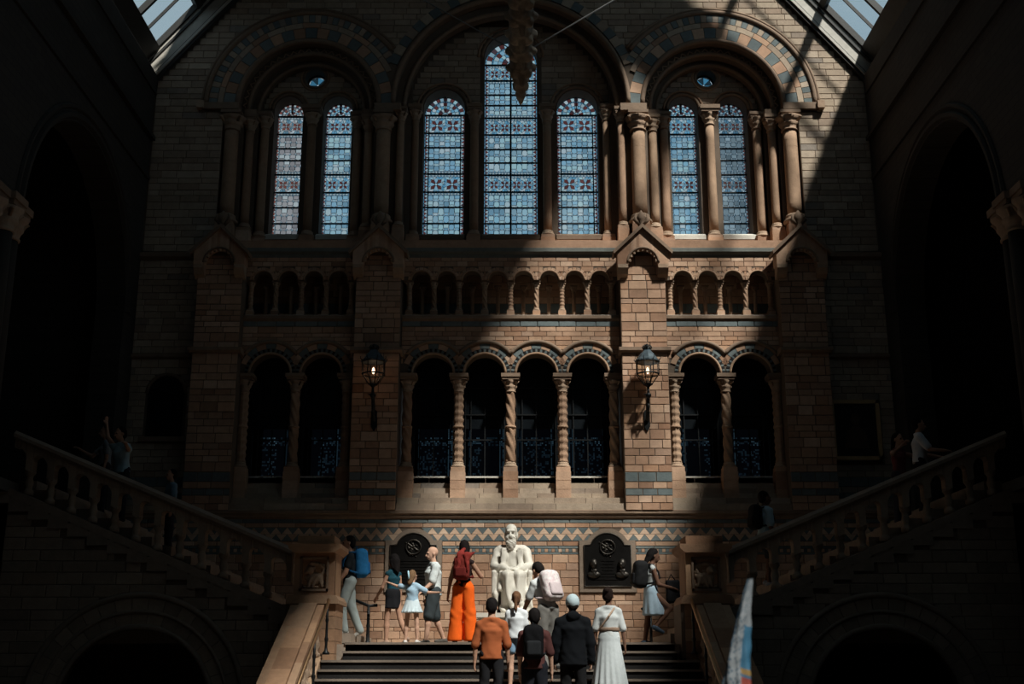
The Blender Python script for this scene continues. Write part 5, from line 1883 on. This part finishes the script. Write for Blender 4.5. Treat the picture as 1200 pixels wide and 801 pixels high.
def backpack(label, root, J, col, col2, w=.15, hgt=.22, d=.09, back=.13, drop=-.02, dirv=-1, straps=True, mottled=None, shift=0.0):
    """rests against the back (or chest) of the person; a thing of its own"""
    s = J['s']
    fwd = unit(np.cross(J['up'], J['XS']))
    c = J['chest'] + fwd * dirv * (back + d * .6) * s + J['up'] * drop + J['XS'] * shift
    R = np.stack([J['XS'], fwd, J['up']], 1)
    t = thing('backpack', label, 'backpack', root.location, root.rotation_euler.z)
    m1 = matte('bag_%d' % len(bpy.data.materials), mottled or col, rough=.85, var=.25, bump=.2, scale=30, spec=.08, pieces=False)
    def add(name, pr, m, par, **kw):
        o = bpy.data.objects.new(name, smesh(name, solid(pr, **kw), m)); link(o, par); return o
    b = add('bag_body', [('box', c, V3(w, d, hgt), min(d * .95, .085), R), ('ell', c + J['up'] * hgt * .8, V3(w * .85, d * .9, .07), R)], m1, t, h=.015, k=.03, wrinkle=(.004, 40))
    add('front_pocket', [('box', c + fwd * dirv * d * .9 - J['up'] * hgt * .35, V3(w * .72, d * .35, hgt * .45), .035, R)], cloth(col2), t, h=.014, k=.02)
    hd_ = MB().tube([c + J['up'] * hgt - J['XS'] * .03 - fwd * dirv * d * .6, c + J['up'] * (hgt + .05) - fwd * dirv * d * .6, c + J['up'] * hgt + J['XS'] * .03 - fwd * dirv * d * .6], .010, 6)
    o = hd_.build('handle', cloth(col2)); o.parent = t
    if straps:
        for sg, sd in ((-1, 'L'), (1, 'R')):
            sh = J['sh' + sd] - J['XS'] * sg * .05
            p0 = c + J['up'] * hgt * .8 + J['XS'] * sg * w * .5 - fwd * dirv * d * .8
            p1 = sh + J['up'] * .085 * s
            p2 = sh - fwd * dirv * .11 * s - J['up'] * .04
            p3 = J['chest'] - fwd * dirv * .135 * s + J['XS'] * sg * .11 - J['up'] * .06
            p4 = J['chest'] + J['XS'] * sg * .17 * s - J['up'] * .16
            p5 = c - J['up'] * hgt * .7 + J['XS'] * sg * w * .85 - fwd * dirv * d * .7
            o = MB().tube([p0, p1, p2, p3, p4, p5], .018, 6).build('strap', cloth(col2), None, True); o.parent = t
    return t


def flz(y): return 2.75 - .145 * math.ceil((20.5 - y) / .29 - 1e-6)
def place(u, v_head, Y): # ground position seen at image column u
    d = Y * math.cos(PITCH) + .8 * math.sin(PITCH)
    return (u - 598.5) / 1400 * d
def ffl(x):  # tread height on the side flights
    return 2.75 + .165 * max(0, math.floor((abs(x) - 2.76) / .355) + 1)


AWAY, TOCAM, LEFT, RIGHT = 0.0, PI, PI / 2, -PI / 2
JEANS = (.16, .20, .24)
# -- on the landing
r, J = person('man in jeans and dark shirt leaving past the left pedestal', (place(409, 0, 21.75), 21.75, 2.915), LEFT + .25, 1.76, 'tan', 'm',
              dict(legL=((-.03, .35, -1), (-.02, -.15, -1)), legR=((.03, -.12, -1), (.02, -.42, -1)), footR=(0, .8, -.5), armL=((-.1, .3, -1), (0, .6, -.8)), armR=((.1, -.25, -1), (0, .2, -1)), lean=.06),
              top=dict(col=(.02, .025, .03), sleeve=.6), bottom=dict(kind='trousers', col=(.30, .34, .335), loose=.022), shoes=(.35, .33, .30), hair=('short', (.012, .01, .009)))
backpack('bright blue backpack on the man by the left pedestal', r, J, (.02, .13, .30), (.015, .09, .22), w=.17, hgt=.25, d=.12)
r, J = person('woman with long dark hair, teal top and black shorts beside the girl', (place(460, 0, 22.3), 22.3, 2.75), LEFT - .75, 1.62, 'tan', 'f',
              dict(legL=((-.02, .12, -1), (-.02, 0, -1)), legR=((.05, -.25, -1), (.05, -.5, -1)), footR=(.2, .8, -.3), armL=((-.2, .35, -1), (.1, .7, -.6)), armR=((.12, -.08, -1), (.03, .08, -1)), lean=.0),
              top=dict(col=(.012, .05, .07), sleeve=0, loose=.01), bottom=dict(kind='skirt', len=.30, col=(.012, .012, .014), flare=.02, pleats=5), shoes=(.30, .2, .15), hair=('long', (.010, .008, .008)))
r, J = person('little girl in pale blue shirt and white skirt holding hands', (place(483, 0, 21.35), 21.35, 2.75), AWAY - .25, 1.24, 'light', 'f',
              dict(armL=((-1, .25, .1), (-1, .25, .38)), armR=((1, .2, -.55), (1, .3, .0)), legL=((-.10, 0, -1), (-.06, 0, -1)), legR=((.10, 0, -1), (.04, 0, -1)), heady=-.35, lean=.02),
              top=dict(col=(.30, .42, .52), sleeve=.7, loose=.02), bottom=dict(kind='skirt', len=.27, col=(.52, .60, .64), flare=.10, pleats=13), shoes=(.55, .52, .50), hair=('mid', (.17, .10, .055)))
o = MB().tube([J['hd']((-.07, -.06, .16)), J['hd']((-.02, -.13, .17)), J['hd']((.0, -.14, .10)), J['hd']((.01, -.14, .02))], .016, 6).build('hair_ribbon', cloth((.35, .55, .66)), None, True); o.parent = r
r, J = person('bald man in pale grey shirt and dark shorts facing left', (place(507, 0, 22.2), 22.2, 2.75), LEFT + .35, 1.76, 'light', 'm',
              dict(legL=((-.03, .22, -1), (-.02, .12, -1)), legR=((.03, -.18, -1), (.02, -.45, -1)), armR=((.12, -.02, -1), (.05, .2, -1)), armL=((-.1, .3, -1), (-.1, .6, -.5)), lean=.0, headp=.05), build_=1.12,
              top=dict(col=(.60, .64, .64), sleeve=.85, loose=.03, hem=-.10), bottom=dict(kind='shorts', col=(.045, .055, .06), loose=.035, len=1.0), shoes=(.10, .09, .08), hair=None)
r, J = person('woman in bright orange wide trousers with hand raised to her face', (place(543, 0, 20.95), 20.95, 2.75), AWAY - .15, 1.73, 'tan', 'f',
              dict(armR=((.55, .25, -.8), (-.75, .1, 1)), armL=((-.30, -.02, -1), (-.18, .1, -1)), legL=((-.07, 0, -1), (-.05, 0, -1)), legR=((.07, 0, -1), (.06, 0, -1)), heady=.5),
              top=dict(col=(.025, .015, .015), sleeve=0, loose=.008, hem=-.02), bottom=dict(kind='wide', col=(.85, .13, .015), loose=.01), shoes=(.08, .05, .04), hair=('mid', (.012, .008, .008)))
backpack('dark red backpack on the woman in orange trousers', r, J, (.17, .025, .02), (.13, .018, .015), w=.14, hgt=.20, d=.09, straps=True)
t = thing('scarf', 'red patterned scarf draped over the red backpack', 'scarf', r.location, r.rotation_euler.z)
c0 = J['chest'] + J['up'] * .2 + V3(0, -.22, 0)
o = bpy.data.objects.new('scarf_cloth', smesh('scarf_cloth', solid([('cap', c0 + V3(-.04, .04, .02), c0 + V3(.14, 0, .0), .05, .045), ('cap', c0 + V3(.14, 0, .0), c0 + V3(.24, 0, .06), .04, .008), ('cap', c0 + V3(-.02, 0, 0), c0 + V3(-.05, -.06, -.30), .07, .02), ('cap', c0 + V3(.1, -.02, 0), c0 + V3(.12, -.06, -.26), .06, .02), ('cap', c0 + V3(-.02, .02, .04), c0 + V3(.03, .1, .12), .035, .03)], h=.014, k=.03, wrinkle=(.006, 50)), matte('scarf_red', [(.30, .03, .02), (.22, .02, .015), (.40, .07, .05)], scale=22, pieces=False))); link(o, t)
r, J = person('man in white shirt stooping towards the statue plinth', (place(643, 0, 19.775), 19.775, 2.315), AWAY + .62, 1.78, 'tan', 'm',
              dict(lean=.36, headp=.45, armL=((-.15, .45, -1), (0, .6, -.8)), armR=((.12, .25, -1), (.0, .5, -1)), legL=((-.05, .12, -1), (-.03, -.25, -1)), legR=((.05, .12, -1), (.03, -.25, -1))),
              top=dict(col=(.58, .60, .60), sleeve=.75, loose=.02), bottom=dict(kind='trousers', col=(.20, .19, .175), loose=.03), hair=('short', (.014, .011, .010)))
backpack('pale pink speckled backpack on the stooping man', r, J, (.62, .52, .52), (.55, .46, .47), w=.17, hgt=.25, d=.11, mottled=[(.72, .66, .66), (.62, .48, .50), (.75, .72, .70), (.45, .35, .37)])
r, J = person('woman in pale sleeveless dress striding right past the right plaque', (place(764, 0, 22.2), 22.2, 2.75), RIGHT + .1, 1.72, 'dark', 'f',
              dict(lean=.08, headp=.2, legR=((.05, .95, -.8), (.03, -.75, -.85)), legL=((-.03, -.10, -1), (-.02, -.15, -1)), footR=(0, 1, -.5), armR=((.08, .30, -1), (0, 1, -.25)), armL=((-.08, .35, -1), (0, 1, -.1))),
              top=dict(col=(.42, .44, .44), sleeve=0, loose=.01), bottom=dict(kind='skirt', len=.46, col=(.36, .47, .56), flare=.10, pleats=9, swing=(0, .05, 0)), shoes=(.07, .10, .14), hair=('mid', (.010, .008, .008)))
backpack('black backpack on the striding woman by the right plaque', r, J, (.012, .012, .013), (.01, .01, .011), w=.17, hgt=.24, d=.13)
t = thing('shoulder_bag', 'dark bag held in front by the striding woman', 'bag', r.location, r.rotation_euler.z)
cb_ = J['wrR'] + V3(-.05, .04, -.06)
o = bpy.data.objects.new('bag_body', smesh('bag_body', solid([('box', cb_, V3(.05, .13, .20), .04, None)], h=.015, k=.02, wrinkle=(.004, 40)), cloth((.014, .014, .016)))); link(o, t)
o = MB().tube([cb_ + V3(0, -.1, .15), cb_ + V3(0, -.03, .3), cb_ + V3(0, .08, .15)], .012, 6).build('bag_handle', cloth((.014, .014, .016))); o.parent = t

# -- on the central stairs
def climb(label, u, vh, H, heading, *a, **k):
    th = PITCH + math.atan((400.5 - vh) / 1400)
    y = (9.8 - (.975 * H - .07)) / (.5 - math.tan(th))
    i = round((20.5 - y) / .29 - .5)
    y = 20.5 - .29 * (i + .5)
    return person(label, (place(u, 0, y), y, 2.75 - .145 * (i + 1)), heading, H, *a, **k)


STEP = dict(legL=((-.05, .10, -1), (-.03, -.05, -1)), legR=((.05, .0, -1), (.03, -.08, -1)))
climb('man in rust orange long sleeved shirt seen from behind on the stairs', 577, 702, 1.76, AWAY - .05, 'tan', 'm', dict(STEP, armL=((-.24, .0, -1), (-.04, .12, -1)), armR=((.22, 0, -1), (.03, .2, -1)), headp=.1), build_=1.02,
      top=dict(col=(.30, .085, .032), sleeve=1.05, loose=.020, hem=-.10), bottom=dict(kind='trousers', col=(.014, .014, .016), loose=.014), hair=('short', (.010, .008, .008)))
r, J = climb('girl with brown ponytail and white shirt behind the statue steps crowd', 606, 697, 1.46, AWAY - .1, 'light', 'f', dict(STEP, armL=((-.2, .1, -1), (-.02, .4, -1))),
             top=dict(col=(.62, .64, .66), sleeve=.65, loose=.022, hem=-.06), bottom=dict(kind='shorts', col=(.22, .33, .45), len=.55), shoes=(.60, .40, .38), hair=('pony', (.13, .065, .035)))
r, J = climb('young man in maroon t-shirt in the middle of the stairs', 627, 715, 1.74, AWAY + .05, 'light', 'm', dict(STEP, armR=((.25, .05, -1), (.08, .25, -1)), headp=-.02),
             top=dict(col=(.075, .03, .028), sleeve=.85, loose=.025, hem=-.08), bottom=dict(kind='trousers', col=(.014, .015, .02), loose=.025), hair=('short', (.010, .008, .008)))
backpack('black and grey backpack on the young man in maroon', r, J, (.006, .006, .007), (.016, .017, .019), w=.15, hgt=.24, d=.11, shift=-.03)
climb('man in black hooded jacket and pale blue cap on the stairs', 672, 703, 1.80, AWAY + .04, 'light', 'm', dict(STEP, armL=((-.24, .05, -1), (-.03, .2, -1)), armR=((.24, .0, -1), (.04, .15, -1))), build_=1.08,
      top=dict(col=(.007, .008, .010), sleeve=1.95, loose=.035, hem=-.20, hood=True), bottom=dict(kind='trousers', col=(.012, .012, .013), loose=.02), hair=('cap', (.02, .016, .014)), extra=dict(cap=(.50, .60, .64)))
climb('woman in long white dress with tan belt on the stairs', 714, 688, 1.66, AWAY - .05, 'dark', 'f', dict(STEP, armL=((-.22, .0, -1), (-.04, .1, -1)), armR=((.25, .0, -1), (.12, .1, -1)), heady=-.3), build_=1.08,
      top=dict(col=(.50, .52, .52), sleeve=.9, loose=.022, hem=-.02, belt=(.22, .15, .11), strap=(.42, .30, .22)), bottom=dict(kind='skirt', len=.80, col=(.46, .49, .50), flare=.14, pleats=15), hair=('bun', (.020, .012, .010)))

# -- on the side flights
def onflight(label, u, Y, H, *a, **k):
    x = place(u, 0, Y)
    return person(label, (x, Y, ffl(x)), *a[:1], H, *a[1:], **k)


r, J = onflight('man in pale blue shirt with one arm raised on the left flight', 128, 21.75, 1.74, LEFT + .9, 'tan', 'm', dict(armR=((.35, .2, .5), (.15, .1, 1)), armL=((-.8, .4, -.3), (-.6, .6, .2)), lean=.15),
                top=dict(col=(.34, .46, .50), sleeve=.8, loose=.025), bottom=dict(kind='trousers', col=(.02, .022, .03)), hair=('short', (.010, .008, .008)))
onflight('person in dim white top beside the man with raised arm', 106, 22.2, 1.70, LEFT + .5, 'tan', 'f', dict(armR=((.2, .6, -.6), (0, .8, .4))),
         top=dict(col=(.22, .24, .26), sleeve=.6), bottom=dict(kind='trousers', col=(.02, .022, .03)), hair=('mid', (.010, .008, .008)))
onflight('youth in blue and white checked shirt on the left flight', 190, 21.6, 1.42, LEFT + .6, 'tan', 'm', None,
         top=dict(col=(.16, .24, .30), sleeve=.7, loose=.02), bottom=dict(kind='trousers', col=(.03, .03, .04)), hair=('short', (.010, .008, .008)))
onflight('man in white shirt on the right flight', 1096, 21.7, 1.74, RIGHT - .2, 'tan', 'm', dict(armR=((.15, .5, -.8), (0, 1, -.1)), armL=((-.1, .4, -.9), (0, 1, -.2))),
         top=dict(col=(.46, .48, .50), sleeve=.75, loose=.025), bottom=dict(kind='trousers', col=(.02, .02, .025)), hair=('short', (.010, .008, .008)))
r, J = onflight('woman in maroon top raising a camera on the right flight', 1070, 22.3, 1.74, TOCAM + .5, 'tan', 'f', dict(armR=((.45, .4, -.15), (-.55, .5, .65)), armL=((-.45, .4, -.15), (.55, .5, .65))),
                top=dict(col=(.16, .05, .05), sleeve=0, loose=.012), bottom=dict(kind='trousers', col=(.05, .05, .06)), hair=('mid', (.012, .009, .008)))
t = thing('camera_device', 'small dark camera held up by the woman in maroon', 'camera', r.location, r.rotation_euler.z)
cm = (J['wrL'] + J['wrR']) / 2 + V3(0, .06, .05)
o = MB().box(cm[0] - .06, cm[0] + .06, cm[1] - .02, cm[1] + .03, cm[2] - .04, cm[2] + .04).build('camera_body', M['iron']); o.parent = t
o = MB().tube([(cm[0], cm[1] + .03, cm[2]), (cm[0], cm[1] + .08, cm[2])], [.03, .034], 12).build('lens', M['iron']); o.parent = t
r, J = onflight('person in pale blue shirt climbing beside the right pedestal', 903, 21.8, 1.72, RIGHT + .3, 'dark', 'm', dict(legL=((-.05, .4, -1), (-.02, -.3, -1))),
                top=dict(col=(.30, .42, .48), sleeve=.8, loose=.025, hem=-.05), bottom=dict(kind='shorts', col=(.03, .035, .04)), shoes=(.40, .44, .46), hair=('short', (.010, .008, .008)))
backpack('black backpack on the person climbing beside the right pedestal', r, J, (.012, .012, .013), (.012, .012, .012), w=.15, hgt=.22, d=.10)

# ================================================================== seated marble statue
SX_, SY_ = .03, 22.95
pl = thing('statue_plinth', 'white marble plinth under the seated statue', 'plinth', (SX_, SY_, 2.75))
MB().box(SX_ - .66, SX_ + .66, SY_ - .95, SY_ + .75, 2.75, 2.84).build('plinth_foot', M['marble'], pl)
MB().box(SX_ - .60, SX_ + .60, SY_ - .88, SY_ + .70, 2.84, 3.22).build('plinth_die', M['marble'], pl)
MB().box(SX_ - .64, SX_ + .64, SY_ - .92, SY_ + .73, 3.22, 3.30).build('plinth_cap', M['marble'], pl)
stt = thing('statue', 'white marble statue of a seated bearded man in a long coat', 'statue', (SX_, SY_, 3.30))
K = 1.30
def q(x, y, z): return V3(x, y, z)
X_ = V3(1, 0, 0)
chair = [('box', q(0, .32, .86), (.35, .06, .40), .05, None)]
for s in (-1, 1):
    chair += [('box', q(s * .33, .0, .33), (.05, .34, .33), .02, None), ('cap', q(s * .335, -.30, .76), q(s * .335, .28, .80), .045, .05), ('box', q(s * .335, .1, .70), (.035, .22, .10), .02, None), ('cap', q(s * .335, -.30, .66), q(s * .335, -.30, .76), .045, .05)]
chair += [('box', q(0, .05, .52), (.33, .33, .06), .03, None), ('box', q(0, .28, .35), (.34, .05, .35), .02, None)]
o = bpy.data.objects.new('chair', smesh('chair', solid(chair, h=.016, k=.02), M['marble'])); link(o, stt)
fig = [
    # torso leaning back a little, shoulders
    ('ecap', q(0, .10, .62), q(0, .14, .95), (.22, .20), (.17, .16), X_), ('ecap', q(0, .14, .95), q(0, .13, 1.22), (.21, .19), (.16, .12), X_),
    ('cap', q(-.21, .12, 1.22), q(.21, .12, 1.22), .095, .095), ('cap', q(0, .12, 1.24), q(-.01, .07, 1.40), .085, .08),
    # head bowed slightly to the viewer's left
    ('ell', q(-.015, .03, 1.575), (.115, .13, .125), None), ('ell', q(-.02, -.01, 1.48), (.085, .095, .09), None), ('cap', q(-.028, -.115, 1.515), q(-.03, -.145, 1.475), .016, .024),
    ('cap', q(-.08, -.10, 1.555), q(.03, -.105, 1.555), .026, .026), ('ell', q(.092, .03, 1.50), (.018, .03, .045), None), ('ell', q(-.122, .03, 1.50), (.018, .03, .045), None),
    # beard
    ('ell', q(-.025, -.07, 1.41), (.105, .075, .08), None), ('ell', q(-.02, -.085, 1.33), (.105, .07, .10), None), ('ell', q(-.02, -.085, 1.26), (.075, .055, .07), None), ('cap', q(-.075, -.125, 1.43), q(-.025, -.145, 1.45), .022, .026), ('cap', q(-.025, -.145, 1.45), q(.03, -.125, 1.43), .026, .022),
    # side hair
    ('ell', q(.085, .06, 1.47), (.035, .06, .08), None), ('ell', q(-.11, .06, 1.47), (.035, .06, .08), None),
    # arms, hands together on the lap
    ('cap', q(-.27, .12, 1.18), q(-.34, .02, .90), .092, .082), ('cap', q(-.34, .02, .90), q(-.10, -.24, .83), .080, .060),
    ('cap', q(.27, .12, 1.18), q(.33, .02, .90), .092, .085), ('cap', q(.33, .02, .90), q(.10, -.22, .82), .082, .060),
    ('ell', q(-.05, -.28, .82), (.07, .05, .035), None), ('ell', q(.05, -.27, .80), (.07, .05, .035), None),
]
for i in range(4):
    fig.append(('cap', q(.0 - .012, -.31 + .022 * i, .835 - .004 * i), q(.075 - .008 * i, -.325 + .022 * i, .80), .014, .011))
    fig.append(('cap', q(-.01, -.315 + .022 * i, .81), q(-.085 + .01 * i, -.32 + .022 * i, .785), .014, .011))
fig += [('cap', q(-.04, -.25, .855), q(.02, -.30, .865), .015, .012), ('cap', q(.04, -.24, .84), q(-.02, -.28, .85), .015, .012)]
fig += [
    # thighs, shins
    ('cap', q(-.12, .05, .64), q(-.08, -.42, .70), .125, .105), ('cap', q(.12, .05, .64), q(.13, -.42, .70), .125, .105),
    ('cap', q(-.08, -.42, .70), q(.035, -.50, .20), .105, .080), ('cap', q(.13, -.42, .70), q(.17, -.46, .18), .105, .085),
    ('cap', q(-.10, -.36, .60), q(-.14, -.30, .12), .09, .075),
    # shoes
    ('cap', q(.04, -.50, .13), q(.03, -.66, .05), .062, .050), ('cap', q(-.13, -.32, .06), q(-.15, -.52, .05), .060, .050), ('cap', q(.16, -.45, .08), q(.18, -.60, .05), .06, .05),
    # coat: lapels and skirts falling at both sides
    ('ecap', q(-.15, -.07, 1.20), q(-.16, -.14, .86), (.055, .06), (.03, .03), X_), ('ecap', q(.15, -.07, 1.20), q(.17, -.14, .86), (.055, .06), (.03, .03), X_),
    ('cap', q(-.24, -.08, .78), q(-.30, -.36, .36), .075, .055), ('cap', q(-.30, -.36, .36), q(-.31, -.34, .25), .055, .04), ('cap', q(-.19, -.22, .74), q(-.22, -.40, .45), .065, .05),
    ('cap', q(.24, -.10, .78), q(.29, -.42, .30), .085, .06), ('cap', q(.29, -.42, .30), q(.31, -.44, .08), .06, .055), ('cap', q(.22, -.25, .72), q(.25, -.44, .25), .07, .055),
]
def _rt(az, tilt):
    ca, sa, ct, st = math.cos(az), math.sin(az), math.cos(tilt), math.sin(tilt)
    return np.array([[ca, -sa, 0], [sa, ca, 0], [0, 0, 1]]) @ np.array([[ct, 0, st], [0, 1, 0], [-st, 0, ct]])
fig += [('ecap', q(0, -.01, .78), q(0, .0, 1.16), (.15, .13), (.10, .09), X_),          # waistcoat
        ('box', q(-.135, -.085, 1.04), (.055, .018, .20), .012, _rt(.30, -.16)), ('box', q(.135, -.085, 1.04), (.055, .018, .20), .012, _rt(-.30, .16)),   # lapels
        ('cap', q(-.19, -.145, .855), q(-.15, -.185, .845), .088, .084), ('cap', q(.19, -.135, .85), q(.15, -.175, .84), .090, .086)]                      # cuffs
folds = lambda X, Y, Z: (0.032 * np.sin(30 * X + 7 * Z + 2.5 * np.sin(5 * Z)) * np.cos(9 * Y + 4 * Z) * (Z < .78) + 0.005 * np.sin(26 * Z + 14 * X) * np.sin(20 * X - 6 * Y) * ((Z >= .78) & (Z < 1.18))
                         + .007 * np.sin(75 * X + 10 * np.sin(14 * Z)) * np.sin(38 * Z + 1) * ((Z >= 1.18) & (Z < 1.42) & (Y < .0)))
o = bpy.data.objects.new('figure', smesh('figure', solid(fig, h=.012, k=.022, disp=folds), M['marble'], relax=0)); link(o, stt)
